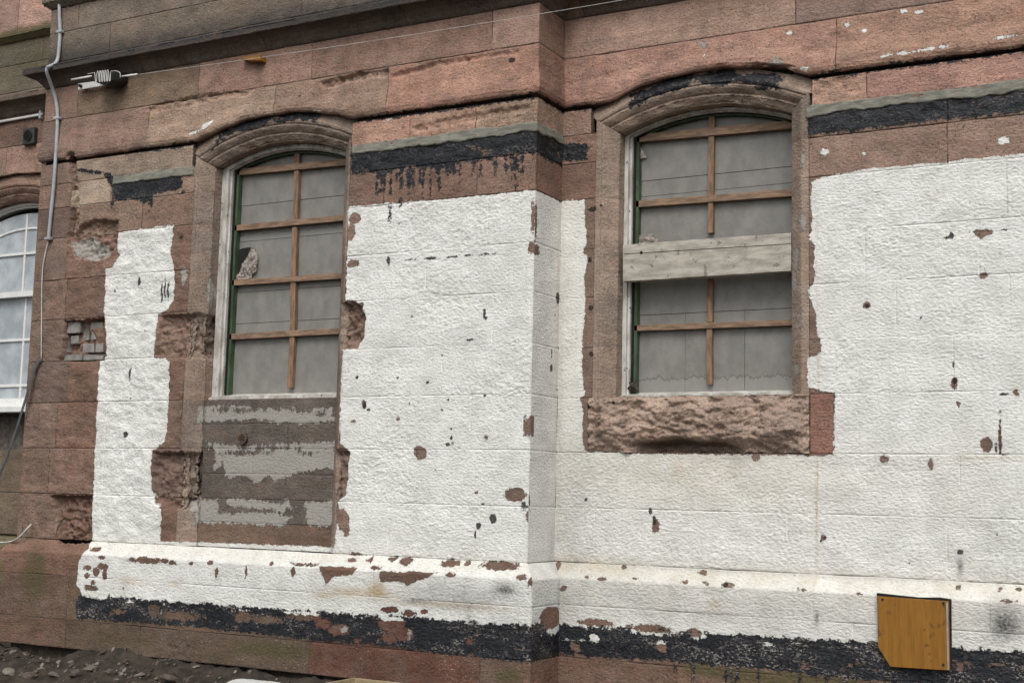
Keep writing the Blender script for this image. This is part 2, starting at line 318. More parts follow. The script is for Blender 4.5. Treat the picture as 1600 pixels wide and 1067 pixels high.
def make_wall_material():
    m, b, L = newmat('weathered_sandstone')
    pos = nn(m, 'ShaderNodeNewGeometry').outputs['Position']
    base = nn(m, 'ShaderNodeObjectInfo').outputs['Color']
    rnd = nn(m, 'ShaderNodeObjectInfo').outputs['Random']
    # bedding streaks, blotches and grain
    strata = noise(m, 1.0, 5, .68, pos, (4.0, 4.0, 24.0))
    blotch = noise(m, 3.2, 4, .6, pos)
    patch = noise(m, 9.0, 5, .65, pos)
    grain = noise(m, 160.0, 2, .6, pos)
    grain2 = noise(m, 60.0, 3, .7, pos)
    f = math_(m, 'ADD', mrange(m, strata, .3, .7, .90, 1.22, False), mrange(m, blotch, .3, .7, -.2, .2, False))
    f = math_(m, 'ADD', f, mrange(m, patch, .3, .7, -.24, .24, False))
    f = math_(m, 'ADD', f, mrange(m, grain, .3, .7, -.22, .22, False))
    f = math_(m, 'ADD', f, mrange(m, grain2, .3, .7, -.2, .2, False))
    comb = nn(m, 'ShaderNodeCombineColor')
    for k in range(3): L.new(f, comb.inputs[k])
    col = mixc(m, 1.0, base, comb.outputs[0], 'MULTIPLY')
    # greyed and redder areas of the same stone
    hue = noise(m, 5.0, 4, .6, pos, (1, 1, 2.5))
    col = mixc(m, mrange(m, hue, .52, .75, 0, .5), col, mixc(m, 1.0, col, (1.14, .90, .82), 'MULTIPLY'))
    hue2 = noise(m, 4.1, 4, .65, pos, (1.3, 1, 1.7))
    col = mixc(m, mrange(m, hue2, .48, .70, 0, .6), col, mixc(m, .55, col, (.17, .145, .12), 'MIX'))
    # pale flecks of old mortar and lichen
    fl = noise(m, 75.0, 3, .7, pos, (1, 1, 1.4)); flr = noise(m, 4.0, 3, .6, pos)
    flm = math_(m, 'MULTIPLY', mrange(m, fl, .60, .68), mrange(m, flr, .46, .66))
    col = mixc(m, math_(m, 'MULTIPLY', flm, .75), col, (.46, .41, .35))
    # dark pits
    pit = noise(m, 90.0, 2, .5, pos)
    col = mixc(m, math_(m, 'MULTIPLY', mrange(m, pit, .39, .30), .75), col, (.03, .024, .02))
    jn = math_(m, 'MULTIPLY', mrange(m, attr(m, 'rim'), .0055, .0015), mrange(m, patch, .38, .55, .0, .75))
    col = mixc(m, jn, col, (.045, .036, .03))
    moss = attr(m, 'moss')
    mm = math_(m, 'MULTIPLY', mrange(m, math_(m, 'ADD', moss, math_(m, 'MULTIPLY', math_(m, 'SUBTRACT', patch, .5), 1.6)), .3, 1.0), .8)
    col = mixc(m, mm, col, mixc(m, grain2, (.05, .048, .02), (.12, .10, .045)))
    # ragged edge noise shared by the coatings
    e1 = math_(m, 'MULTIPLY', math_(m, 'SUBTRACT', noise(m, 22.0, 6, .7, pos), .5), .055)
    e2 = math_(m, 'MULTIPLY', math_(m, 'SUBTRACT', noise(m, 95.0, 3, .65, pos), .5), .020)
    ed = math_(m, 'ADD', e1, e2)
    cem_n = math_(m, 'MULTIPLY', math_(m, 'SUBTRACT', noise(m, 24.0, 7, .78, pos, (1, 1, .75)), .5), .16)
    cem = mrange(m, math_(m, 'ADD', attr(m, 'cem'), cem_n), -.002, .002)
    col = mixc(m, math_(m, 'MULTIPLY', cem, .93), col, mixc(m, grain2, (.27, .255, .225), (.42, .40, .365)))
    paint_h = math_(m, 'ADD', attr(m, 'paint'), ed)
    paint = mrange(m, paint_h, -.0012, .0012)
    rust, grime_tone = attr(m, 'rust'), attr(m, 'grime_tone')
    pw = noise(m, 7.0, 5, .65, pos)
    st = noise(m, 62.0, 2, .5, pos, (.75, .75, 1.3))
    white = mixc(m, mrange(m, pw, .35, .75), (.81, .81, .775), (.65, .65, .61))
    white = mixc(m, mrange(m, st, .26, .5, .55, 0), white, (.46, .455, .43))
    white = mixc(m, mrange(m, blotch, .5, .75, 0, .35), white, (.66, .655, .62))
    rn = math_(m, 'MULTIPLY', rust, mrange(m, patch, .25, .7, .3, 1.2, False))
    white = mixc(m, math_(m, 'MULTIPLY', rn, .75), white, (.50, .40, .25))
    gn = math_(m, 'MULTIPLY', grime_tone, mrange(m, grain2, .25, .7, .5, 1.3, False))
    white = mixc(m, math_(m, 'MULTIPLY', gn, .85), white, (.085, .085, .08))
    # little knocks scattered over the paint
    vor = nn(m, 'ShaderNodeTexVoronoi'); vor.inputs['Scale'].default_value = 9.0; L.new(pos, vor.inputs['Vector'])
    sep = nn(m, 'ShaderNodeSeparateColor'); L.new(vor.outputs['Color'], sep.inputs[0])
    rad = mrange(m, sep.outputs[0], .82, 1.0, 0.0, .10, False)
    kn = math_(m, 'LESS_THAN', math_(m, 'ADD', vor.outputs['Distance'], math_(m, 'MULTIPLY', math_(m, 'SUBTRACT', grain2, .5), .15)), rad)
    white = mixc(m, math_(m, 'MULTIPLY', kn, .8), white, (.10, .085, .075))
    col = mixc(m, math_(m, 'MULTIPLY', math_(m, 'MULTIPLY', grime_tone, mrange(m, patch, .3, .6, .5, 1.0)), .8), col, (.035, .035, .036))
    col = mixc(m, paint, col, white)
    tn = math_(m, 'MULTIPLY', math_(m, 'SUBTRACT', noise(m, 26.0, 7, .75, pos, (.8, 1, .8)), .5), .115)
    tar_h = math_(m, 'ADD', attr(m, 'tar'), math_(m, 'ADD', tn, e2))
    tar = mrange(m, tar_h, -.0015, .0015)
    wear = noise(m, 15.0, 6, .75, pos, (.55, 1, 1.3)); wl = noise(m, 2.2, 3, .6, pos)
    tar = math_(m, 'MULTIPLY', tar, math_(m, 'SUBTRACT', 1.0, math_(m, 'MULTIPLY', mrange(m, math_(m, 'ADD', wear, math_(m, 'MULTIPLY', math_(m, 'SUBTRACT', wl, .5), .35)), .60, .64), .9)))
    sp = noise(m, 105.0, 3, .75, pos, (.6, 1, 1)); spr = noise(m, 6.0, 4, .6, pos, (1, 1, 2.4))
    spm = math_(m, 'MULTIPLY', mrange(m, sp, .53, .60), mrange(m, spr, .44, .64))
    blk = mixc(m, mrange(m, grain2, .3, .7), (.005, .006, .009), (.024, .026, .031))
    sz = nn(m, 'ShaderNodeSeparateXYZ'); L.new(pos, sz.inputs[0])
    blk = mixc(m, math_(m, 'MULTIPLY', spm, mrange(m, sz.outputs[2], 1.0, 2.0, .85, .35)), blk, (.34, .31, .28))
    col = mixc(m, tar, col, blk)
    hole = mrange(m, math_(m, 'ADD', attr(m, 'hole'), math_(m, 'ADD', e2, math_(m, 'MULTIPLY', e1, .6))), .0003, .002)
    col = mixc(m, math_(m, 'MULTIPLY', hole, .93), col, (.028, .023, .02))
    L.new(col, b.inputs['Base Color'])
    rgh = mixc(m, paint, (.9, .9, .9), (.62, .62, .62))
    rgh = mixc(m, tar, rgh, (.55, .55, .55))
    L.new(rgh, b.inputs['Roughness'])
    b.inputs['Specular IOR Level'].default_value = .3
    # fine relief: grain of the stone, thickness of each coat, stippled paint
    h = math_(m, 'ADD', math_(m, 'MULTIPLY', grain, .0014), math_(m, 'ADD', math_(m, 'MULTIPLY', grain2, .004), math_(m, 'MULTIPLY', strata, .0035)))
    h = math_(m, 'ADD', h, math_(m, 'MULTIPLY', st, .0065))
    h = math_(m, 'ADD', h, math_(m, 'MULTIPLY', paint, .005))
    h = math_(m, 'ADD', h, math_(m, 'MULTIPLY', tar, .002))
    h = math_(m, 'ADD', h, math_(m, 'MULTIPLY', cem, .003))
    h = math_(m, 'SUBTRACT', h, math_(m, 'MULTIPLY', hole, .008))
    bp = nn(m, 'ShaderNodeBump'); bp.inputs['Strength'].default_value = 1.0; bp.inputs['Distance'].default_value = 1.0
    L.new(h, bp.inputs['Height']); L.new(bp.outputs[0], b.inputs['Normal'])
    return m
WALL = make_wall_material()

def simple(name, c1, c2, scale=20., rough=.7, vscale=None, bump=.001, bscale=80., detail=4, spec=.3, speck=None, lo=.35, hi=.65):
    m, b, L = newmat(name)
    pos = nn(m, 'ShaderNodeNewGeometry').outputs['Position']
    n1 = noise(m, scale, detail, .62, pos, vscale)
    col = mixc(m, mrange(m, n1, lo, hi), c1, c2)
    g = noise(m, bscale, 3, .65, pos, vscale)
    col = mixc(m, 1.0, col, mixc(m, g, (.75, .75, .75), (1.25, 1.25, 1.25)), 'MULTIPLY')
    if speck:
        s = noise(m, speck[0], 4, .7, pos)
        col = mixc(m, mrange(m, s, speck[1], speck[1] + .04), col, speck[2])
    L.new(col, b.inputs['Base Color']); b.inputs['Roughness'].default_value = rough; b.inputs['Specular IOR Level'].default_value = spec
    if bump:
        bp = nn(m, 'ShaderNodeBump'); bp.inputs['Distance'].default_value = 1.0
        L.new(math_(m, 'MULTIPLY', g, bump), bp.inputs['Height']); L.new(bp.outputs[0], b.inputs['Normal'])
    return m
M = {}
M['frame'] = simple('old_white_frame_paint', (.62, .61, .57), (.36, .34, .30), 14, .55, (1, 1, .35), .002, 60, speck=(30, .62, (.13, .11, .09)))
M['sashwhite'] = simple('fresh_white_paint', (.78, .78, .76), (.72, .72, .70), 8, .4, None, .0003)
M['green'] = simple('green_sash_paint', (.07, .115, .06), (.04, .062, .036), 16, .55, (1, 1, .4), .001, 60, speck=(40, .64, (.03, .03, .025)))
M['dark'] = simple('dark_cavity', (.02, .019, .017), (.012, .012, .011), 10, .9)
M['batten'] = simple('raw_timber_batten', (.30, .19, .122), (.17, .106, .07), 9, .75, (6, 6, 1), .0012, 50, speck=(45, .68, (.08, .045, .03)))
M['batten_h'] = simple('raw_timber_batten_lying', (.31, .21, .14), (.17, .113, .077), 9, .75, (1, 6, 6), .0012, 50, speck=(45, .68, (.08, .045, .03)))
M['pane'] = simple('dusty_grey_pane', (.165, .158, .146), (.24, .235, .222), 4, .5, (1, 1, 1.6), .0004, 70, 5, speck=(34, .68, (.34, .32, .29)))
M['plank'] = simple('grey_weathered_plank', (.50, .465, .40), (.33, .305, .26), 6, .8, (1.2, 3, 5), .002, 55, speck=(16, .62, (.22, .20, .17)))
M['ply'] = simple('orange_plywood', (.29, .135, .02), (.235, .105, .016), 4, .5, (14, 14, .8), .0003, 12, speck=(7, .60, (.15, .075, .02)))
M['plyedge'] = simple('pale_board_edge', (.36, .35, .33), (.25, .24, .22), 20, .7)
M['conduit'] = simple('grey_plastic_conduit', (.43, .45, .48), (.33, .345, .37), 10, .45, None, .0002)
M['cable'] = simple('dark_grey_cable', (.10, .10, .105), (.065, .065, .07), 20, .5)
M['wirec'] = simple('pale_wire', (.62, .61, .58), (.45, .44, .42), 10, .4)
M['black'] = simple('black_plastic', (.016, .017, .017), (.025, .026, .026), 10, .45)
M['whiteplate'] = simple('white_bracket_paint', (.78, .78, .77), (.68, .68, .66), 12, .4)
M['cement'] = simple('cement_fillet', (.25, .245, .205), (.15, .148, .125), 12, .9, (1, 1, 3), .003, 60, speck=(30, .70, (.12, .11, .1)))
M['brick'] = simple('grey_brick', (.30, .285, .26), (.21, .20, .18), 18, .9, None, .003, 60)
M['cavity'] = simple('rubble_mortar', (.13, .11, .095), (.22, .20, .18), 22, .95, None, .004, 60)
M['vent'] = simple('vent_plastic', (.035, .036, .036), (.05, .05, .048), 20, .5)
M['terracotta'] = simple('rusty_vent_grid', (.16, .10, .07), (.09, .06, .05), 30, .8)
M['paper'] = simple('crumpled_paper', (.66, .60, .56), (.46, .40, .36), 16, .8, None, .001)
M['earth'] = simple('damp_earth', (.024, .02, .015), (.055, .045, .034), 9, .95, None, .012, 40, 6, speck=(60, .66, (.16, .14, .115)))
M['rubble'] = simple('rubble_stone', (.11, .085, .07), (.055, .045, .036), 14, .9, None, .003, 50)
M['rubble2'] = simple('pale_rubble_stone', (.22, .195, .165), (.12, .105, .088), 14, .9, None, .003, 50)
M['crate'] = simple('pale_crate_timber', (.38, .31, .19), (.27, .21, .12), 9, .75, (2, 2, 8), .001, 50)
M['sack'] = simple('pale_sack', (.62, .62, .60), (.5, .5, .48), 9, .7)
def pane_mat():
    m, b, L = newmat('dusty_grey_pane')
    pos = nn(m, 'ShaderNodeNewGeometry').outputs['Position']
    gen = nn(m, 'ShaderNodeTexCoord').outputs['Generated']
    sz = nn(m, 'ShaderNodeSeparateXYZ'); L.new(gen, sz.inputs[0])
    n1 = noise(m, 11, 4, .6, pos, (1, 1, .7)); n2 = noise(m, 150, 3, .7, pos); n3 = noise(m, 16, 4, .7, pos, (1, 1, .2)); n4 = noise(m, 42, 4, .7, pos)
    col = mixc(m, mrange(m, n1, .3, .7), (.185, .18, .165), (.25, .243, .226))
    col = mixc(m, mrange(m, n2, .3, .75, 0, .35), col, (.27, .26, .245))
    lv = math_(m, 'SUBTRACT', sz.outputs[2], math_(m, 'ADD', math_(m, 'MULTIPLY', n3, .30), .04))
    below = mrange(m, lv, .012, -.012)
    rn = nn(m, 'ShaderNodeObjectInfo').outputs['Random']
    on = math_(m, 'GREATER_THAN', rn, .6)
    col = mixc(m, math_(m, 'MULTIPLY', below, math_(m, 'MULTIPLY', on, .45)), col, (.29, .285, .27))
    line = math_(m, 'MULTIPLY', mrange(m, math_(m, 'ABSOLUTE', lv), .022, .004), math_(m, 'MULTIPLY', on, .5))
    col = mixc(m, line, col, (.08, .075, .07))
    col = mixc(m, math_(m, 'MULTIPLY', mrange(m, n4, .68, .72), .7), col, (.33, .31, .28))
    col = mixc(m, math_(m, 'MULTIPLY', mrange(m, n4, .31, .27), .8), col, (.04, .037, .033))
    L.new(col, b.inputs['Base Color']); b.inputs['Roughness'].default_value = .42; b.inputs['Specular IOR Level'].default_value = .35
    bp = nn(m, 'ShaderNodeBump'); bp.inputs['Distance'].default_value = 1; L.new(math_(m, 'MULTIPLY', n1, .004), bp.inputs['Height']); L.new(bp.outputs[0], b.inputs['Normal'])
    return m
M['pane'] = pane_mat()
def frosted():
    m, b, L = newmat('frosted_glass')
    pos = nn(m, 'ShaderNodeNewGeometry').outputs['Position']
    n1 = noise(m, 4.5, 5, .65, pos); n2 = noise(m, 90, 3, .7, pos)
    col = mixc(m, mrange(m, n1, .35, .65), (.33, .37, .40), (.50, .54, .57))
    col = mixc(m, mrange(m, n2, .55, .75, 0, .35), col, (.62, .68, .72))
    L.new(col, b.inputs['Base Color']); b.inputs['Roughness'].default_value = .28; b.inputs['Specular IOR Level'].default_value = .5
    bp = nn(m, 'ShaderNodeBump'); bp.inputs['Distance'].default_value = 1; L.new(math_(m, 'MULTIPLY', n2, .0012), bp.inputs['Height']); L.new(bp.outputs[0], b.inputs['Normal'])
    return m
M['frost'] = frosted()

# ------------------------------------------------------------------ object helpers
def link(name, me, mat, parent=None, loc=None):
    o = bpy.data.objects.new(name, me); COL.objects.link(o)
    if mat is not None and not me.materials: me.materials.append(mat)
    if loc is not None: o.location = loc
    if parent is not None:
        o.parent = parent
        p, off = parent, Vector((0, 0, 0))
        while p is not None: off += p.location; p = p.parent
        o.location = Vector(o.location) - off
    return o
def thing(name, label, cat, loc=(0, 0, 0), group=None):
    o = bpy.data.objects.new(name, None); COL.objects.link(o); o.location = loc; o.empty_display_size = .2
    o['label'] = label; o['category'] = cat
    if group: o['group'] = group
    return o
def tag(o, label, cat, group=None):
    o['label'] = label; o['category'] = cat
    if group: o['group'] = group
    return o
def mesh_from(name, V, F, origin, smooth=True):
    me = bpy.data.meshes.new(name)
    V = np.asarray(V, np.float64) - np.asarray(origin)
    F = np.asarray(F, np.int32)
    me.vertices.add(len(V)); me.vertices.foreach_set('co', V.astype(np.float32).ravel())
    me.loops.add(F.size); me.loops.foreach_set('vertex_index', F.ravel())
    me.polygons.add(len(F)); me.polygons.foreach_set('loop_start', np.arange(0, F.size, F.shape[1], dtype=np.int32))
    me.update(calc_edges=True)
    if smooth: me.polygons.foreach_set('use_smooth', np.ones(len(F), bool))
    return me
class MB:
    """collects boxes, tubes and loose polygons into one mesh"""
    def __init__(s): s.bm = bmesh.new()
    def hexa(s, pts):
        v = [s.bm.verts.new(p) for p in pts]
        for q in ((0, 3, 2, 1), (4, 5, 6, 7), (0, 1, 5, 4), (1, 2, 6, 5), (2, 3, 7, 6), (3, 0, 4, 7)):
            s.bm.faces.new([v[i] for i in q])
    def box(s, a, b):
        (x0, y0, z0), (x1, y1, z1) = a, b
        s.hexa([(x0, y0, z0), (x1, y0, z0), (x1, y1, z0), (x0, y1, z0), (x0, y0, z1), (x1, y0, z1), (x1, y1, z1), (x0, y1, z1)])
    def prism(s, poly, y0, y1):
        n = len(poly)
        a = [s.bm.verts.new((p[0], y0, p[1])) for p in poly]; b = [s.bm.verts.new((p[0], y1, p[1])) for p in poly]
        s.bm.faces.new(a); s.bm.faces.new(b[::-1])
        for i in range(n): s.bm.faces.new((a[i], b[i], b[(i + 1) % n], a[(i + 1) % n]))
    def tube(s, pts, r, n=8, flat=1.0, cap=True):
        pts = [Vector(p) for p in pts]; rings = []
        ref = Vector((0, -1, 0))
        for i, p in enumerate(pts):
            t = (pts[min(i + 1, len(pts) - 1)] - pts[max(i - 1, 0)]).normalized()
            a = t.cross(ref)
            if a.length < 1e-3: a = t.cross(Vector((1, 0, 0)))
            a.normalize(); c = a.cross(t).normalized()
            rr = r[i] if isinstance(r, (list, tuple)) else r
            rings.append([s.bm.verts.new(p + a * rr * math.cos(2 * math.pi * k / n) + c * rr * flat * math.sin(2 * math.pi * k / n)) for k in range(n)])
        for A_, B_ in zip(rings, rings[1:]):
            for k in range(n): s.bm.faces.new((A_[k], A_[(k + 1) % n], B_[(k + 1) % n], B_[k]))
        if cap: s.bm.faces.new(rings[0][::-1]); s.bm.faces.new(rings[-1])
    def build(s, name, mat, parent=None, origin=None, bevel=0.0, seg=2, smooth=False):
        bmesh.ops.recalc_face_normals(s.bm, faces=s.bm.faces)
        if bevel:
            bmesh.ops.bevel(s.bm, geom=[e for e in s.bm.edges if len(e.link_faces) == 2 and e.calc_face_angle(0) > .5], offset=bevel, segments=seg, affect='EDGES', profile=.6)
        if origin is None:
            c = Vector((0, 0, 0))
            for v in s.bm.verts: c += v.co
            origin = c / max(len(s.bm.verts), 1)
        for v in s.bm.verts: v.co -= Vector(origin)
        if smooth:
            for f in s.bm.faces: f.smooth = True
        me = bpy.data.meshes.new(name); s.bm.to_mesh(me); s.bm.free()
        return link(name, me, mat, parent, origin)
def smooth_path(pts, k=4):
    P = [Vector(p) for p in pts]; out = []
    for i in range(len(P) - 1):
        a, b, c, d = P[max(i - 1, 0)], P[i], P[i + 1], P[min(i + 2, len(P) - 1)]
        for j in range(k):
            t = j / k
            out.append(.5 * ((2 * b) + (c - a) * t + (2 * a - 5 * b + 4 * c - d) * t * t + (3 * b - a - 3 * c + d) * t ** 3))
    out.append(P[-1]); return out

# ------------------------------------------------------------------ stone builder
ZN = {'A': ((0, -DEP), (1, 0), (0, -1)), 'R': ((0, 0), (0, 1), (1, 0)), 'B': ((0, 0), (1, 0), (0, -1)), 'C': ((0, YC), (1, 0), (0, -1)), 'L': ((XL, YC), (0, -1), (-1, 0))}
def samples(L, res, edge=True):
    n = max(2, int(round(L / res)))
    t = np.linspace(0, L, n + 1)
    if edge and L > .05:
        t = np.unique(np.concatenate([t[(t > .011) & (t < L - .011)], [0, .003, .007, .011, L - .011, L - .007, L - .003, L]]))
    return t
BUMP = [1.0]
def relief(kind, pos, zone, s, z):
    """height of the stone face above its bed, by how it was worked"""
    N = len(s)
    if kind == 'peck':            # stugged face thickened with layers of paint
        a = .35 + 1.15 * np.clip(pn(pos * np.float32(2.3)) + .40, 0, 1)
        bl = sstep(.05, .35, pn(pos * np.float32(1.5) + 11)) * .0055 * np.clip(pn(pos * [23, 23, 34] + 4) - .05, 0, 1)
        q = pos + np.stack([.004 * pn(pos * 9), 0 * s, .012 * pn(pos * 9 + 5)], 1)
        H = BUMP[0] * a * (.0012 * pn(q * [22, 22, 36]) + .0030 * pn(q * [48, 48, 84]) + .0012 * pn(q * [75, 75, 110])) + bl + .005 * fbm(pos, (3, 3, 5), 2)
    elif kind == 'soft':
        H = .0012 * pn(pos * [40, 40, 70]) + .005 * fbm(pos, (3, 3, 5), 2)
    elif kind == 'pit':           # close vertical pecking
        H = .0036 * pn(pos * [70, 70, 48]) + .004 * fbm(pos, (3, 3, 4), 2)
    elif kind == 'smooth':
        H = .0012 * fbm(pos, (20, 20, 50), 2) + .002 * fbm(pos, (3, 3, 3), 2)
    elif kind == 'rough':
        H = .007 * fbm(pos, (9, 9, 14), 4, .6) + .008 * pn(pos * [3, 3, 4])
    elif kind == 'weather':       # bedded stone worn in long hollows
        H = .0045 * fbm(pos, (4, 4, 7), 4, .6) + .0014 * pn(pos * [20, 20, 70]) + .010 * np.minimum(0, pn(pos * [6, 6, 11]) + .25)
    elif kind == 'eroded':
        H = .006 * fbm(pos, (7, 7, 9), 4, .62) - .012 * np.clip(pn(pos * [9, 9, 11] + 2) - .2, 0, 1)
    elif kind == 'sill':
        p2 = pos + np.stack([.05 * pn(pos * 6), 0 * s, .03 * pn(pos * 8 + 9)], 1)
        f_ = fbm(p2, (4.5, 4.5, 8), 3, .55) * 3.2; k_ = np.floor(f_); fr_ = f_ - k_
        tilt = pn(np.stack([k_ * 3.1, 0 * s, 0 * s], 1) + pos * 2.0)
        H = .011 * (k_ + sstep(.55, 1.0, fr_)) + .020 * tilt * fr_ + .008 * fbm(pos, (20, 20, 34), 4, .62)
        rd = np.abs(pn(p2 * [6, 6, 13] + 5)); H = H + .022 * np.minimum(rd * 2.2, .45) + .012 * np.minimum(np.abs(pn(p2 * [15, 15, 30])) * 2.5, .6)
    else:
        H = np.zeros(N)
    return H
def finish(name, G, N0, zone, S, Zc, kind, color, parent, edges, extra=None, rec=True, mat=None, cornerfade=(0, 0), skirt=.05, groove=.0045, label=None):
    """displace a grid of points, cut the joint round its rim, close its sides, store the coat masks"""
    nu, nv = G.shape[:2]
    tight = name == 'jamb_stone'
    pos = G.reshape(-1, 3); nrm = N0.reshape(-1, 3); s = S.ravel(); z = Zc.ravel()
    H = relief(kind, pos.astype(np.float32), zone, s, z)
    if extra is not None: H = H + extra.ravel()
    if rec:
        for zn, poly, dep, rg in RECESS:
            if zn == zone:
                d = sd_poly(s, z, poly)
                if d.max() > -.02:
                    wob = .012 * pn(pos * 30)
                    k = sstep(-.004, .016, d + wob)
                    pits = -np.clip(pn(pos * [26, 26, 26] + 4) - .28, 0, 1) * rg * 2.2
                    H = H + k * (-dep + rg * fbm(pos, (14, 14, 18), 3, .6) + pits + .5 * dep * pn(pos * [6, 6, 7]))
    du = np.concatenate([[0], np.cumsum(np.linalg.norm(np.diff(G, axis=0), axis=2).mean(1))])
    dv = np.concatenate([[0], np.cumsum(np.linalg.norm(np.diff(G, axis=1), axis=2).mean(0))])
    U, Vv = np.meshgrid(du, dv, indexing='ij')
    big = np.full((nu, nv), 9.0)
    dl = [U if edges[0] else big, du[-1] - U if edges[1] else big, Vv if edges[2] else big, dv[-1] - Vv if edges[3] else big]
    de = np.minimum.reduce(dl).ravel()
    wdt = .006 + .012 * np.clip(pn(pos * [11, 11, 11]) - .1, 0, 1)
    near = de < .04
    gr = np.zeros(len(de)); gr[near] = groove * np.clip(1 - de[near] / wdt[near], 0, 1) ** 1.6 + .006 * np.clip(pn(pos[near] * 16 + 7) - .25, 0, 1) * np.clip(1 - de[near] / .035, 0, 1)
    for k, f in enumerate(cornerfade):
        if f:
            dd = (U if k == 0 else du[-1] - U).ravel()
            H = H * sstep(0, .03, dd)
    if kind in ('peck',) or (zone in 'AB' and kind == 'soft' and z.max() < 1.07):
        gr = gr * (.25 + .75 * sstep(-.15, .25, pn(pos * [3.5, 3.5, 9])))
    if tight: gr = gr * .22
    H = H - gr
    D = pos + nrm * H[:, None]
    idx = np.arange(nu * nv).reshape(nu, nv)
    F = np.stack([idx[:-1, :-1], idx[1:, :-1], idx[1:, 1:], idx[:-1, 1:]], -1).reshape(-1, 4)
    V = D; dedge = de
    if skirt:
        ring = np.concatenate([idx[:, 0], idx[-1, 1:], idx[-2::-1, -1], idx[0, -2:0:-1]])
        c = D.mean(0)
        a = D[ring]; inn = (c - a); inn /= np.linalg.norm(inn, axis=1, keepdims=True) + 1e-9
        a2 = a + inn * .0008; b2 = a + inn * .0012 - nrm[ring] * skirt
        n0 = len(V); k = len(ring)
        V = np.concatenate([V, a2, b2])
        i0 = n0 + np.arange(k); j0 = n0 + k + np.arange(k)
        F = np.concatenate([F, np.stack([i0, j0, np.roll(j0, -1), np.roll(i0, -1)], -1)])
        dedge = np.concatenate([de, de[ring], de[ring]]); s = np.concatenate([s, s[ring], s[ring]]); z = np.concatenate([z, z[ring], z[ring]])
    org = pos.mean(0)
    me = mesh_from(name, V, F, org)
    if mat is None:
        for ly in ('paint', 'tar', 'cem', 'hole'):
            at_ = me.attributes.new(ly, 'FLOAT', 'POINT'); at_.data.foreach_set('value', eval_mask(ly, zone, s, z).astype(np.float32))
        at_ = me.attributes.new('rim', 'FLOAT', 'POINT'); at_.data.foreach_set('value', np.minimum(dedge + (.02 if tight else 0), .1).astype(np.float32))
        for ly in ('rust', 'grime_tone', 'moss'):
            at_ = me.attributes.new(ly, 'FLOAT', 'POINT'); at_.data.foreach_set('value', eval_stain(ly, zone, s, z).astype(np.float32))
    o = link(name, me, mat or WALL, parent, org)
    g_ = .3 * color[0] + .6 * color[1] + .1 * color[2]
    o.color = tuple((g_ + (c_ - g_) * .76) * TONE * q_ for c_, q_ in zip(color, (1.0, 1.005, .935))) + (1,)
    if label: o['label'] = label
    return o
def resample(prof, res, edge):
    prof = np.asarray(prof, float)
    seg = np.hypot(*np.diff(prof, axis=0).T); cum = np.concatenate([[0], np.cumsum(seg)])
    t = samples(cum[-1], res, edge)
    t = np.unique(np.concatenate([t, cum]))
    return np.interp(t, cum, prof[:, 0]), np.interp(t, cum, prof[:, 1])
def normals(G):
    a = np.gradient(G, axis=0); b = np.gradient(G, axis=1)
    n = np.cross(a, b); n /= np.linalg.norm(n, axis=2, keepdims=True) + 1e-12
    return n
def stone(zone, s0, s1, prof, color, kind, parent, name='stone', eL=0, eR=0, res=.009, zb=None, zt=None, edges=None, **kw):
    """prof: (h, z) up the face. eL/eR: +1 the end turns an outer corner, -1 an inner one"""
    if edges is None: edges = (eL == 0, eR == 0, True, True)
    h, z = resample(prof, res, True)
    u = samples(s1 - s0, res, True) / (s1 - s0)
    U, H_ = np.meshgrid(u, h, indexing='ij'); _, Z_ = np.meshgrid(u, z, indexing='ij')
    S0 = s0 - eL * H_; S1 = s1 + eR * H_
    S = S0 + (S1 - S0) * U
    if zb is not None or zt is not None:
        f0, f1 = z[0], z[-1]
        a = zb(S[:, 0]) if zb is not None else np.full(len(u), f0)
        b = zt(S[:, 0]) if zt is not None else np.full(len(u), f1)
        Z_ = a[:, None] + (Z_ - f0) / (f1 - f0) * (b - a)[:, None]
    (ox, oy), (tx, ty), (nx, ny) = ZN[zone]
    G = np.stack([ox + tx * S + nx * H_, oy + ty * S + ny * H_, Z_], -1)
    return finish(name, G, normals(G), zone, S, Z_, kind, color, parent, edges, cornerfade=(eL != 0, eR != 0), **kw)

TONE = 1.24
def hx(r, g, b):                         # sRGB 0-255 -> linear
    f = lambda c: ((c / 255) / 12.92 if c / 255 < .04045 else ((c / 255 + .055) / 1.055) ** 2.4)
    return (f(r), f(g), f(b))
def vary(c, a=.10):
    k = 1 + random.uniform(-a, a) * 2.0; t = random.uniform(-a, a) * .42
    return (c[0] * k * (1 + t), c[1] * k, c[2] * k * (1 - t))
RED = hx(140, 108, 96); REDR = hx(150, 115, 102); BROWN = hx(112, 88, 78); DARK = hx(98, 84, 74); JAMB = hx(118, 98, 88); LOWRED = hx(112, 72, 58); PALE = hx(146, 124, 108)
Z = [.28, .49, .805, .98, 1.062, 1.40, 1.745, 2.09, 2.407, 2.73, 3.04, 3.37, 3.61, 3.80, 3.985, 4.322, 4.588]
PP = .08

bld = thing('sandstone_building', 'red sandstone building front, its ground floor coated in peeling white and black paint', 'building', (0, 0, 0))

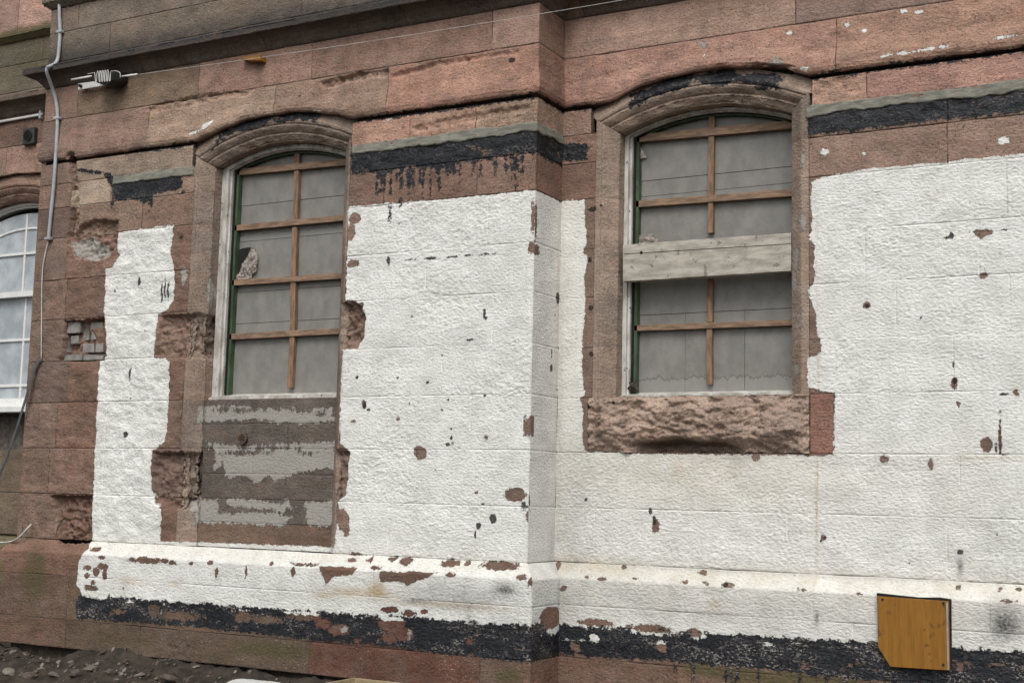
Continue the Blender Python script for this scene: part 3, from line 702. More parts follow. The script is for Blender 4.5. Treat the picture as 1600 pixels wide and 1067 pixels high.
# ------------------------------------------------------------------ window outlines
WIN = {'A': dict(x0=-2.70, x1=-1.53, zs=3.80, rise=.125, z0=1.062, zsill=2.10, fx=.07), 'B': dict(x0=.372, x1=1.508, zs=3.80, rise=.118, z0=2.085, zsill=2.09, fx=.055)}
cC = P2('C', 42, 400, .2)[0]
WIN['C'] = dict(x0=cC - .575, x1=cC + .575, zs=3.73, rise=.13, z0=2.06, zsill=2.09)
def arc(wn, x, lift=0.0):
    xc = (wn['x0'] + wn['x1']) / 2; hw = (wn['x1'] - wn['x0']) / 2
    return wn['zs'] + lift + wn['rise'] * (1 - ((x - xc) / hw) ** 2)
def hood(zone):
    wn = WIN[zone]
    xc = (wn['x0'] + wn['x1']) / 2; hw = (wn['x1'] - wn['x0']) / 2 + .11
    zt = {'A': 4.095, 'B': 4.105, 'C': 4.06}[zone]
    def f(x):
        q = np.clip(1 - ((x - xc) / hw) ** 2, 0, 1)
        return 3.985 + (zt - 3.985) * q ** .9 + .0025 * np.sin(x * 13 + 1) + .002 * np.sin(x * 31)
    return f
def ring(zone, name, i0, i1, path, nor, prof, kind, color, edges, **kw):
    """prof: (u outward in the wall plane, y depth behind the face)"""
    h, y = resample([(p[1], p[0]) for p in prof], .008, True)      # h = y depth, y = u
    seg = path[i0:i1 + 1]; nr = nor[i0:i1 + 1]
    G = np.zeros((len(seg), len(h), 3)); 
    for k in range(len(h)):
        G[:, k, 0] = seg[:, 0] + nr[:, 0] * y[k]; G[:, k, 2] = seg[:, 1] + nr[:, 1] * y[k]; G[:, k, 1] = YP[zone] + h[k]
    Nn = normals(G)
    return finish(name, G, Nn, zone, G[:, :, 0], G[:, :, 2], kind, color, bld, edges, **kw)
def outline(wn):
    """left jamb up, arch, right jamb down; with mitred outward normals and indices of the corners"""
    L = [(wn['x0'], z) for z in np.arange(wn['z0'], wn['zs'] - 1e-6, .012)]
    xs = np.linspace(wn['x0'], wn['x1'], 110)
    A_ = [(x, arc(wn, x)) for x in xs]
    Rr = [(wn['x1'], z) for z in np.arange(wn['z0'], wn['zs'] - 1e-6, .012)][::-1]
    p = np.array(L + A_ + Rr)
    d = np.diff(p, axis=0); d /= np.linalg.norm(d, axis=1, keepdims=True)
    n = np.stack([-d[:, 1], d[:, 0]], 1)
    na = np.vstack([n[:1], n]); nb = np.vstack([n, n[-1:]])
    m = na + nb; m /= np.linalg.norm(m, axis=1, keepdims=True)
    m /= np.clip((m * nb).sum(1, keepdims=True), .5, 1)
    return p, m, len(L), len(L) + len(A_) - 1
def window_surround(zone, jm, wide=.13, color=JAMB, courses=None, tar_arch=True):
    wn = WIN[zone]; p, m, ia, ib = outline(wn)
    jamb = [(0, .30), (0, .078), (.008, .070), (.070, .008), (.082, 0), (.09, .0), (.096, .004), (.102, 0), (wide, 0)]
    jamb_r = [(0, .30), (0, .078), (.008, .070), (.070, .008), (.082, 0), (jm, 0)]
    head = [(0, .30), (0, .085), (.012, .072), (.045, .050), (.058, .052), (.066, .042), (.085, .026), (.10, .018), (.112, .021), (.118, .013), (.135, .010), (.15, .018), (.22, .045)]
    cs = [z for z in Z if wn['z0'] + .05 < z < wn['zs'] - .1]
    cs = [wn['z0']] + cs + [wn['zs']]
    for a, b in zip(cs, cs[1:]):
        i0 = int(np.argmin(np.abs(p[:ia, 1] - a))) if a > wn['z0'] else 0
        i1 = int(np.argmin(np.abs(p[:ia, 1] - b))) if b < wn['zs'] else ia
        ring(zone, 'jamb_stone', i0, i1, p, m, jamb, 'smooth', vary(color, .09), (True, True, False, True))
        i0 = int(np.argmin(np.abs(p[ib + 1:, 1] - b))) + ib + 1 if b < wn['zs'] else ib
        i1 = int(np.argmin(np.abs(p[ib + 1:, 1] - a))) + ib + 1 if a > wn['z0'] else len(p) - 1
        ring(zone, 'jamb_stone', i0, i1, p, m, jamb_r, 'smooth', vary(color, .09), (True, True, False, True))
    o = ring(zone, 'arch_stone', ia, ib, p, m, head, 'eroded', color, (True, True, False, False))
    # the bitumen left round the arch is stored in the same mask as elsewhere
    if tar_arch:
        me = o.data; n = len(me.vertices); co = np.empty(n * 3, np.float32); me.vertices.foreach_get('co', co); co = co.reshape(-1, 3) + np.array(o.matrix_basis.translation)
        xc = (wn['x0'] + wn['x1']) / 2
        u = co[:, 2] - arc(wn, co[:, 0])
        c0 = {'A': (.165, -.08, .48), 'B': (.155, .03, .50)}[zone]
        d = np.minimum(.045 - np.abs(u - c0[0]), (c0[2] - np.abs(co[:, 0] - xc - c0[1])) * .3) + .03 * pn(co * 7)
        me.attributes['tar'].data.foreach_set('value', d.astype(np.float32))
    return o
window_surround('A', .095, .125, hx(122, 104, 94))
window_surround('B', .125, .13, hx(132, 112, 100))
window_surround('C', .13, .13, hx(120, 92, 80), tar_arch=False)

# ------------------------------------------------------------------ the ashlar courses
A0, A1 = WIN['A']['x0'] - .125, WIN['A']['x1'] + .095
B0, B1 = WIN['B']['x0'] - .13, WIN['B']['x1'] + .125
C1 = WIN['C']['x1'] + .13; C0 = WIN['C']['x0'] - .13
def flat(a, b, h=0.0): return [(h, a), (h, b)]
def xA(px, py=500): return P2('A', px, py)[0]
def xB(px, py=500): return P2('B', px, py)[0]
def row(zone, cuts, prof, colors, kind, eL=0, eR=0, **kw):
    for k in range(len(cuts) - 1):
        c = colors[k % len(colors)] if isinstance(colors, list) else colors
        kd = kind[k % len(kind)] if isinstance(kind, list) else kind
        BUMP[0] = random.choice([.5, .7, .85, 1.0, 1.25])
        stone(zone, cuts[k], cuts[k + 1], prof, vary(c, .09), kd, bld, eL=eL if k == 0 else 0, eR=eR if k == len(cuts) - 2 else 0, **kw)
BR2 = hx(108, 80, 68)
# -- front bay, left pier and right field, courses up to the cement fillet
pier = {5: [xA(90, 810)], 6: [xA(75, 740), xA(160, 740)], 7: [xA(87, 670), xA(165, 670)], 8: [xA(105, 600)], 9: [xA(100, 530), xA(165, 530)], 10: [xA(103, 470)], 11: [xA(104, 400)]}
field = {5: [xA(607, 830), xA(748, 830)], 6: [xA(650, 740)], 7: [xA(735, 660)], 8: [xA(690, 575)], 9: [xA(770, 490)], 10: [xA(665, 430)], 11: [xA(762, 350)]}
for k in range(5, 12):
    a, b = Z[k - 1], Z[k]
    row('A', [XL] + pier[k] + [A0], flat(a, b), [BROWN, hx(116, 86, 74)], 'rough' if k not in (11,) else ['soft', 'rough'], eL=1)
    row('A', [A1] + field[k] + [0], flat(a, b), BROWN, 'peck', eR=1, res=.0075)
    stone('R', -DEP, 0, flat(a, b), vary(hx(112, 84, 72), .06), 'soft' if k != 9 else 'pit', bld, eL=1, eR=-1)
row('A', [XL, xA(112, 330), xA(222, 330), A0], flat(Z[11], Z[12]), [BROWN, hx(130, 104, 90), hx(124, 96, 82)], ['soft', 'pit', 'pit'], eL=1)
row('A', [A1, xA(600, 290), xA(745, 285), 0], flat(Z[11], Z[12]), [hx(122, 92, 80), hx(116, 86, 74)], 'pit', eR=1)
stone('R', -DEP, 0, flat(Z[11], Z[12]), hx(116, 84, 72), 'soft', bld, eL=1, eR=-1)
row('A', [XL, xA(112, 280), xA(174, 280), A0], flat(Z[12], Z[13]), [BROWN, PALE, hx(128, 100, 88)], ['soft', 'soft', 'pit'], eL=1)
row('A', [A1, xA(650, 240), 0], flat(Z[12], Z[13]), hx(118, 92, 80), 'rough', eR=1)
stone('R', -DEP, 0, flat(Z[12], Z[13]), hx(118, 92, 80), 'rough', bld, eL=1, eR=-1)
row('A', [XL, xA(118, 250), A0 - .03], flat(Z[13], Z[14] - .016), [BROWN, PALE], ['soft', 'weather'], eL=1)
row('A', [A1 + .005, xA(640, 205), xA(742, 195), 0], flat(Z[13], Z[14] - .016), [hx(156, 116, 100), hx(146, 112, 96), hx(138, 112, 94)], 'weather', eR=1)
stone('R', -DEP, 0, flat(Z[13], Z[14] - .016), hx(136, 108, 92), 'weather', bld, eL=1, eR=-1)
OVER = [(-.09, 4.004), (-.02, 3.998), (.004, 3.992), (.018, 4.006), (.026, 4.03), (.024, 4.075), (.006, 4.16), (0, 4.322)]
hA, hB = hood('A'), hood('B')
LIPA = lambda f: (lambda x: f(x) + .018)
ca = [XL, xA(92, 190), xA(232, 200), -2.11, xA(606, 150), 0]
row('A', ca, OVER, [BROWN, RED, hx(138, 112, 96), hx(138, 108, 92), hx(150, 108, 92)], 'weather', eL=1, eR=1, zb=LIPA(hA), res=.009)
stone('R', -DEP, 0, OVER, hx(136, 100, 86), 'weather', bld, eL=1, eR=-1)
row('A', [XL, xA(122, 150), xA(310, 130), xA(487, 95), xA(769, 40), 0], flat(Z[15], Z[16]), [hx(118, 90, 78), hx(126, 104, 86), hx(138, 102, 88), hx(142, 106, 92), hx(144, 110, 98)], ['smooth', 'weather', 'weather', 'smooth'], eL=1, eR=1)
stone('R', -DEP, 0, flat(Z[15], Z[16]), hx(128, 98, 84), 'smooth', bld, eL=1, eR=-1)
# -- right bay
rb = {5: [xB(929, 830), xB(1230, 840), xB(1480, 850)], 6: [xB(1276, 750), xB(1500, 750)], 8: [xB(1490, 570)], 9: [xB(1578, 480), xB(1400, 480)], 10: [xB(1352, 400), xB(1530, 400)], 11: [xB(1573, 310)]}
XE = 4.8
for k in (5, 6):
    row('B', [0] + rb[k] + [XE], flat(Z[k - 1], Z[k]), BROWN, ['peck', 'peck'], eL=-1, res=.0075)
for k in (8, 9, 10, 11):
    stone('B', 0, B0, flat(Z[k - 1], Z[k]), vary(BROWN, .06), 'peck', bld, eL=-1, res=.0075)
    row('B', [B1] + sorted(rb[k]) + [XE], flat(Z[k - 1], Z[k]), BROWN, 'peck', res=.0075)
stone('B', 0, B0 - .02, flat(Z[6], Z[7]), BROWN, 'soft', bld, eL=-1)
stone('B', 1.637, 1.778, flat(Z[6], Z[7], .004), hx(128, 88, 74), 'smooth', bld)
row('B', [1.778, xB(1562, 660), XE], flat(Z[6], Z[7]), BROWN, 'peck', res=.0075)
stone('B', 0, B0, flat(Z[11], Z[12]), hx(114, 84, 72), 'soft', bld, eL=-1)
row('B', [B1, xB(1480, 220), XE], flat(Z[11], Z[12]), [hx(128, 100, 88), hx(132, 104, 92)], 'pit')
stone('B', 0, B0, flat(Z[12], Z[13]), hx(128, 96, 82), 'rough', bld, eL=-1)
row('B', [B1, xB(1480, 180), XE], flat(Z[12], Z[13]), [hx(118, 92, 80)], 'rough')
stone('B', 0, B0 - .04, flat(Z[13], Z[14] - .016), hx(134, 104, 90), 'weather', bld, eL=-1)
row('B', [B1 + .02, xB(1354, 150), XE], flat(Z[13], Z[14] - .016), [hx(150, 116, 100), hx(160, 116, 102)], 'weather')
row('B', [0, xB(1307, 70), XE], OVER, [hx(142, 106, 94), hx(152, 116, 100)], 'weather', eL=-1, zb=LIPA(hB))
row('B', [0, xB(1243, 20), XE], flat(Z[15], Z[16]), [hx(154, 122, 108), hx(138, 108, 98)], ['pit', 'smooth'], eL=-1)
# -- rough broken sill under the right window
def sill_extra(S, Zz):
    q = (Zz - 1.745) / .345; x = (S - .24) / 1.40
    wob = .03 * np.sin(S * 9) + .02 * np.sin(S * 23 + 1)
    lip = sstep(.10 + wob, .26 + wob, q)
    e = np.minimum(S - .24, 1.637 - S)
    return (-.12 * (1 - lip) * sstep(.16, .32, x) * (1 - sstep(.55, .75, x)) + .055 * np.sin(np.clip(q, 0, 1) * 3.0) * sstep(0, .12, e) - .012 * (1 - lip)) - .05 * (1 - sstep(0, .05, e)) * 0
h_, z_ = None, None
def sill_stone():
    u = samples(1.637 - (B0 - .02), .0075); v = samples(Z[7] - Z[6], .0075)
    S, Zz = np.meshgrid(B0 - .02 + u, Z[6] + v, indexing='ij')
    G = np.stack([S, np.full_like(S, 0.0), Zz], -1)
    return finish('sill_stone', G, normals(G), 'B', S, Zz, 'sill', hx(146, 122, 110), bld, (True, True, True, True), extra=sill_extra(S, Zz), label='rough broken stone sill hacked back to bare rock')
sill_stone()
# -- left wing
CE = XL
for k in range(5, 15):
    a, b = Z[k - 1], Z[k]
    if b < 2.08 or a < .9:
        row('C', [-7.2, -6.3, -5.25, CE], flat(a, b, .03 if k < 7 else 0), [hx(98, 84, 70), hx(96, 80, 68)], 'soft', eR=-1, res=.014)
    else:
        row('C', [C1, CE], flat(a, b), hx(124, 96, 84), 'smooth', eR=-1, res=.014)
        row('C', [-7.2, C0], flat(a, b), hx(124, 96, 84), 'smooth', res=.02)
hC = hood('C')
row('C', [-7.2, cC - .1, CE], [(0, 3.985), (.0, 4.322)], [hx(142, 112, 98), hx(136, 104, 92)], 'smooth', eR=-1, zb=LIPA(hC), res=.014)
row('C', [-7.2, -5.9, CE], flat(Z[15], Z[16]), [hx(116, 86, 74)], 'smooth', eR=-1, res=.014)
for k in range(1, 17):                                            # short return hidden round the corner
    stone('L', 0, YC + DEP, flat(Z[k - 1], Z[k]), BROWN, 'smooth', bld, eL=-1, eR=1, res=.03)

# -- parapet above the cornice
PZ = [4.80, 5.042, 5.245, 5.33, 5.68, 6.0]
for zone, cuts in (('A', [[XL, xA(171, 70), xA(470, 30), -1.3, 0], [XL, xA(124, 10), xA(330, 8), -1.8, 0], None, [XL, -3.6, -2.4, -1, 0], [XL, -3, -1.5, 0]]),
                   ('B', [[0, 1.2, 2.3, XE], [0, .8, 2, XE], None, [0, 1.2, 2.4, XE], [0, .8, 2, XE]]),
                   ('C', [[-7.2, -6.1, CE], [-7.2, -6.1, -5.0, CE], None, [-7.2, -5.33, CE], [-7.2, -6, CE]]), ('R', [[-DEP, 0]] * 2 + [None] + [[-DEP, 0]] * 2), ('L', [[0, YC + DEP]] * 2 + [None] + [[0, YC + DEP]] * 2)):
    for k in range(5):
        if cuts[k] is None: continue
        top = hx(158, 122, 110) if k >= 3 and zone == 'C' else hx(112, 97, 86)
        if zone == 'C' and k < 3: top = hx(92, 84, 70)
        row(zone, cuts[k], flat(PZ[k], PZ[k + 1]), top, 'pit' if zone in 'AB' else 'soft', eL={'A': 1, 'B': -1, 'C': 0, 'R': 1, 'L': -1}[zone], eR={'A': 1, 'B': 0, 'C': -1, 'R': -1, 'L': 1}[zone], res=.011)
# -- moulded cornice and upper string, running round every corner
CORN = [(-.02, 4.588), (.0, 4.588), (.012, 4.60), (.03, 4.628), (.062, 4.660), (.105, 4.682), (.128, 4.684), (.132, 4.69), (.132, 4.728), (.125, 4.736), (.03, 4.775), (.0, 4.80)]
STR = [(0, 5.245), (.012, 5.25), (.05, 5.285), (.055, 5.29), (.055, 5.312), (.03, 5.322), (0, 5.33)]
for prof, nm, col, cc in ((CORN, 'cornice_stone', hx(86, 74, 67), hx(96, 78, 66)), (STR, 'string_stone', hx(100, 90, 74), hx(106, 98, 74))):
    row('C', [-7.2, -6.0, CE], prof, cc, 'soft', eR=-1, name=nm, edges=None)
    stone('L', 0, YC + DEP, prof, col, 'smooth', bld, name=nm, eL=-1, eR=1)
    row('A', [XL, xA(228, 90), -2.2, -1.0, 0], prof, [col, hx(90, 76, 69)], 'soft', eL=1, eR=1, name=nm)
    stone('R', -DEP, 0, prof, col, 'smooth', bld, name=nm, eL=1, eR=-1)
    row('B', [0, xB(913, 20) + .0, 1.4, XE], prof, [hx(116, 96, 84), col], 'smooth', eL=-1, name=nm)
# -- plinth
CH = [(PP, .805), (PP, .962), (PP - .004, .972), (.006, 1.052), (0, 1.062)]
for zone, cu, eL, eR in (('A', [[XL, xA(150, 940), xA(423, 920), xA(593, 920), xA(734, 920), 0], [XL, xA(117, 950), xA(232, 970), xA(495, 1000), xA(760, 1030), 0]], 1, 1), ('R', [[-DEP, 0]] * 2, 1, -1),
                         ('B', [[0, .9, xB(1276, 950), xB(1550, 950), XE], [0, .95, 1.9, XE]], -1, 0), ('C', [[-7.2, -5.6, CE]] * 2, 0, -1), ('L', [[0, YC + DEP]] * 2, -1, 1)):
    cl = hx(106, 76, 63) if zone in 'AR' else hx(108, 82, 70)
    if zone in 'CL': cl = hx(92, 82, 58)
    row(zone, cu[0], CH, cl, 'soft', eL=eL, eR=eR)
    cols = [hx(100, 75, 63), hx(92, 74, 60), hx(94, 74, 61), hx(102, 64, 51), hx(92, 71, 60)] if zone == 'A' else cl
    row(zone, cu[1], flat(Z[1], Z[2], PP), cols, 'soft', eL=eL, eR=eR)
    row(zone, cu[1], flat({'A': .285, 'C': .33, 'L': .3}.get(zone, .2), Z[1], PP), cols, 'soft', eL=eL, eR=eR)
# -- cement fillet pressed over the old string course
def fillet(zone, s0, s1, eL=0, eR=0):
    prof = [(-.02, 3.738), (.006, 3.740), (.010, 3.748), (.003, 3.812), (-.008, 3.818)]
    def wav(x):
        q = np.stack([x, 0 * x, 0 * x + 2], 1)
        return 3.742 + .016 * pn(q * 4) + .010 * pn(q * 13) + .005 * pn(q * 40)
    def wtop(x):
        q = np.stack([x, 0 * x, 0 * x + 9], 1)
        return 3.812 + .008 * pn(q * 3) + .006 * pn(q * 15)
    stone(zone, s0, s1, prof, (1, 1, 1), 'soft', bld, name='cement_fillet', eL=eL, eR=eR, zb=wav, zt=wtop, mat=M['cement'], edges=(False,) * 4, rec=False, res=.010, skirt=.02)
fillet('A', xA(178, 270), A0 - .01); fillet('A', A1 + .02, 0, eR=1); fillet('R', -DEP, 0, eL=1, eR=-1); fillet('B', B1 - .01, XE)

# -- apron of rendered brick below the left window
wa = WIN['A']
apz = [1.062, 1.235, 1.40, 1.575, 1.75, 1.925, 2.10]
for k in range(6):
    cuts = [wa['x0'], -2.0, wa['x1']] if k == 0 else ([wa['x0'], -2.25, wa['x1']] if k % 2 else [wa['x0'], -1.95, wa['x1']])
    for q in range(len(cuts) - 1):
        s0, s1 = cuts[q], cuts[q + 1]
        u = samples(s1 - s0, .008); v = samples(apz[k + 1] - apz[k], .008)
        S, Zz = np.meshgrid(s0 + u, apz[k] + v, indexing='ij')
        G = np.stack([S, np.full_like(S, -DEP + .10), Zz], -1)
        finish('apron_block', G, normals(G), 'A', S, Zz, 'soft', vary(hx(90, 80, 75) if k else hx(100, 78, 66), .04), bld, (q > 0, q < len(cuts) - 2, k > 0, True), rec=False, groove=.003, skirt=.04)
mb = MB()
c = at(379, 685, -DEP + .08); R_ = .038; VO = -.016
for k in range(24):
    a0, a1 = 2 * math.pi * k / 24, 2 * math.pi * (k + 1) / 24
    q = lambda a, r: (c[0] + r * math.cos(a), c[2] + r * math.sin(a))
    mb.prism([q(a0, R_), q(a1, R_), q(a1, R_ * .82), q(a0, R_ * .82)], -DEP + VO + .088, -DEP + VO + .102)
for j in (-1, 0, 1):
    hh = math.sqrt(max(R_ ** 2 * .75 - (j * .020) ** 2, 0))
    mb.box((c[0] + j * .020 - .0022, -DEP + VO + .0905, c[2] - hh), (c[0] + j * .020 + .0022, -DEP + VO + .100, c[2] + hh))
    mb.box((c[0] - hh, -DEP + VO + .0895, c[2] + j * .020 - .0022), (c[0] + hh, -DEP + VO + .0985, c[2] + j * .020 + .0022))
grid = mb.build('vent_grid', M['terracotta'], bld)
mb = MB(); mb.prism([(c[0] + R_ * .95 * math.cos(2 * math.pi * k / 20), c[2] + R_ * .95 * math.sin(2 * math.pi * k / 20)) for k in range(20)], -DEP + VO + .0945, -DEP + VO + .11); mb.build('vent_pipe', M['dark'], grid)
# -- grey bricks showing in the hole of the left pier
for (x0, y0, x1, y1, dy) in [(99, 503, 126, 521, .035), (128, 502, 140, 532, .075), (141, 503, 162, 516, .05), (142, 517, 163, 531, .06), (110, 524, 123, 537, .05), (129, 536, 147, 551, .045), (149, 535, 162, 551, .05), (100, 553, 128, 564, .04), (130, 553, 161, 563, .03), (99, 524, 108, 550, .055)]:
    a, b = at(x0, y1, -DEP + dy), at(x1, y0, -DEP + dy)
    mb = MB(); mb.box((a[0], -DEP + dy, a[2]), (b[0], -DEP + dy + .09, b[2])); o = mb.build('brick', M['brick'], bld, bevel=.006)
    me = o.data
    for v in me.vertices: v.co += Vector(rng.normal(0, .0025, 3))
# -- mass of the wall behind the facing
mb = MB(); mb.box((-7.2, .42, -.4), (XE, .62, 6.0)); mb.build('wall_core', M['cavity'], bld)
mb = MB(); mb.box((-4.40, -DEP - .02, -.5), (-.05, .35, .283)); mb.build('footing', M['earth'], bld)
mb = MB(); mb.box((-7.2, -.02, -.5), (-4.46, .38, .32)); mb.build('footing', M['earth'], bld)
mb = MB(); mb.box((.02, -.03, -.5), (XE, .38, .198)); mb.build('footing', M['earth'], bld)

# ------------------------------------------------------------------ boarded windows
def arch_poly(wn, inset, z0, lift=0.0, n=24):
    hi = min(inset, .004 + inset * .42)
    x0, x1 = wn['x0'] + inset, wn['x1'] + wn.get('fx', 0) - inset
    return [(x0, z0)] + [(x, arc(wn, x) - hi) for x in np.linspace(x0, x1, n)] + [(x1, z0)]
def frame_ring(mb, wn, i0, i1, z0, y0, y1, sill=None):
    a = arch_poly(wn, i0, z0); b = arch_poly(wn, i1, z0 if sill is None else z0 + sill)
    n = len(a)
    va = [[mb.bm.verts.new((p[0], y, p[1])) for p in a] for y in (y0, y1)]; vb = [[mb.bm.verts.new((p[0], y, p[1])) for p in b] for y in (y0, y1)]
    rng_ = range(n) if sill is not None else range(n - 1)
    for i in rng_:
        j = (i + 1) % n
        mb.bm.faces.new((va[0][i], va[0][j], vb[0][j], vb[0][i])); mb.bm.faces.new((va[1][i], vb[1][i], vb[1][j], va[1][j]))
        mb.bm.faces.new((va[0][i], va[1][i], va[1][j], va[0][j])); mb.bm.faces.new((vb[0][i], vb[0][j], vb[1][j], vb[1][i]))
def boarded(zone, fw, zsill, vb, hb, seams, vseams, yb):
    wn = WIN[zone]; Y = YP[zone]
    mb = MB(); frame_ring(mb, wn, .002, fw, zsill, Y + .155, Y + .29); frame_ring(mb, wn, fw + .0015, fw + .018, zsill, Y + .175, Y + .29)
    fr = mb.build('window', M['frame'], bld)
    fr['label'] = 'arched window boarded with grey sheets and timber battens' if zone == 'A' else 'arched window with grey sheets, battens and green inner frame'
    mb = MB(); mb.prism([(wn['x0'] + .003, zsill - .04), (wn['x0'] + .003, zsill - .012), (wn['x0'] + .03, zsill), (wn['x1'] - .03, zsill), (wn['x1'] - .003, zsill - .012), (wn['x1'] - .003, zsill - .04)], Y + .12, Y + .155)
    mb.hexa([(wn['x0'] + .004, Y + .121, zsill - .05), (wn['x1'] - .004, Y + .121, zsill - .05), (wn['x1'] - .004, Y + .28, zsill - .05), (wn['x0'] + .004, Y + .28, zsill - .05),
             (wn['x0'] + .004, Y + .126, zsill - .006), (wn['x1'] - .004, Y + .126, zsill - .006), (wn['x1'] - .004, Y + .28, zsill + .03), (wn['x0'] + .004, Y + .28, zsill + .03)])
    mb.build('window_sill', M['frame'], fr, bevel=.003)
    mb = MB(); frame_ring(mb, wn, fw + .02, fw + .032, zsill + .02, Y + .195, Y + .29); mb.build('frame_gap', M['dark'], fr)
    mb = MB(); frame_ring(mb, wn, fw + .0335, fw + .054, zsill + .005, Y + .205, Y + .30); mb.build('sash', M['green'], fr)
    # sheets, split where the photograph shows their seams
    ins = fw + .052
    x0, x1 = wn['x0'] + ins, wn['x1'] + wn.get('fx', 0) - ins
    zs = [zsill + .012] + sorted(seams) + [None]
    vs = [x0] + sorted(vseams) + [x1]
    for k in range(len(zs) - 1):
        lower = k < 2
        cols = vs if (zone == 'B' and k == 0) else [x0, x1]
        for q in range(len(cols) - 1):
            a, b = cols[q] + .0012, cols[q + 1] - .0012
            yy = Y + yb + .012 + random.uniform(0, .004)
            mb = MB()
            if zs[k + 1] is None:
                mb.prism([(a, zs[k] + .0018)] + [(x, arc(wn, x) - ins * .42) for x in np.linspace(a, b, 20)] + [(b, zs[k] + .0018)], yy, yy + .008)
            else:
                mb.box((a, yy, zs[k] + .0018), (b, yy + .008, zs[k + 1] - .0018))
            mb.build('pane', M['pane'], fr)
    mb = MB(); mb.prism(arch_poly(wn, ins - .004, zsill + .02), Y + yb + .028, Y + yb + .034); mb.build('backing_sheet', M['dark'], fr)
    # battens: uprights in lengths between the cross pieces, as nailed
    for (p, q, wd) in vb:
        a, b = at(*p, Y + yb), at(*q, Y + yb)
        mb = MB(); hw = wd / 2
        ytop = [(a[0] - hw, a[2]), (a[0] + hw, a[2]), (b[0] + hw, b[2]), (b[0] - hw, b[2])]
        mb.prism(ytop, Y + yb - .022, Y + yb + .010); mb.build('batten', M['batten'], fr, bevel=.002)
    for (p, q, wd, gap) in hb:
        a, b = at(*p, Y + yb), at(*q, Y + yb)
        b = b + (b - a) * .05
        mb = MB(); hw = wd / 2
        mb.prism([(a[0], a[2] - hw), (b[0], b[2] - hw), (b[0], b[2] + hw), (a[0], a[2] + hw)], Y + yb - .030, Y + yb - .0225); mb.build('batten', M['batten_h'], fr, bevel=.002)
        mb = MB(); mb.prism([(a[0] + .001, a[2] - hw * .92), (b[0] - .001, b[2] - hw * .92), (b[0] - .001, b[2] + hw * .92), (a[0] + .001, a[2] + hw * .92)], Y + yb - .0223, Y + yb + .009); mb.build('batten_back', M['batten_h'], fr)
    return fr
sA = [at(460, y, -DEP + .24)[2] for y in (498 + 3, 451, 370, 313)]
sB = [at(1113, y, .24)[2] for y in (487, 297, 272)]
boarded('A', .062, 2.125, [((455, 606), (459, 527), .042), ((459.5, 520), (461, 440), .042), ((461, 434), (463, 356), .040), ((463.5, 349), (466, 268), .040), ((466, 260), (467, 237), .042)],
        [((361, 527), (529, 518), .042, 0), ((364, 443), (532, 432), .042, 0), ((367, 358), (535, 342), .042, 0), ((371, 271), (539, 255), .046, 0)], sA, [], .235)
boarded('B', .028, 2.115, [((1110, 601), (1110, 512), .036), ((1110.5, 504), (1111, 436), .036), ((1111.5, 365), (1112, 315), .036), ((1112, 308), (1113, 213), .036), ((1113.5, 203), (1114, 181), .038)],
        [((985, 514), (1232, 505), .036, 0), ((987, 321), (1232, 303), .044, 0), ((987, 219), (1232, 197), .052, 0)], sB, [P2('B', 1070, 540, .24)[0], P2('B', 1163, 540, .24)[0]], .235)
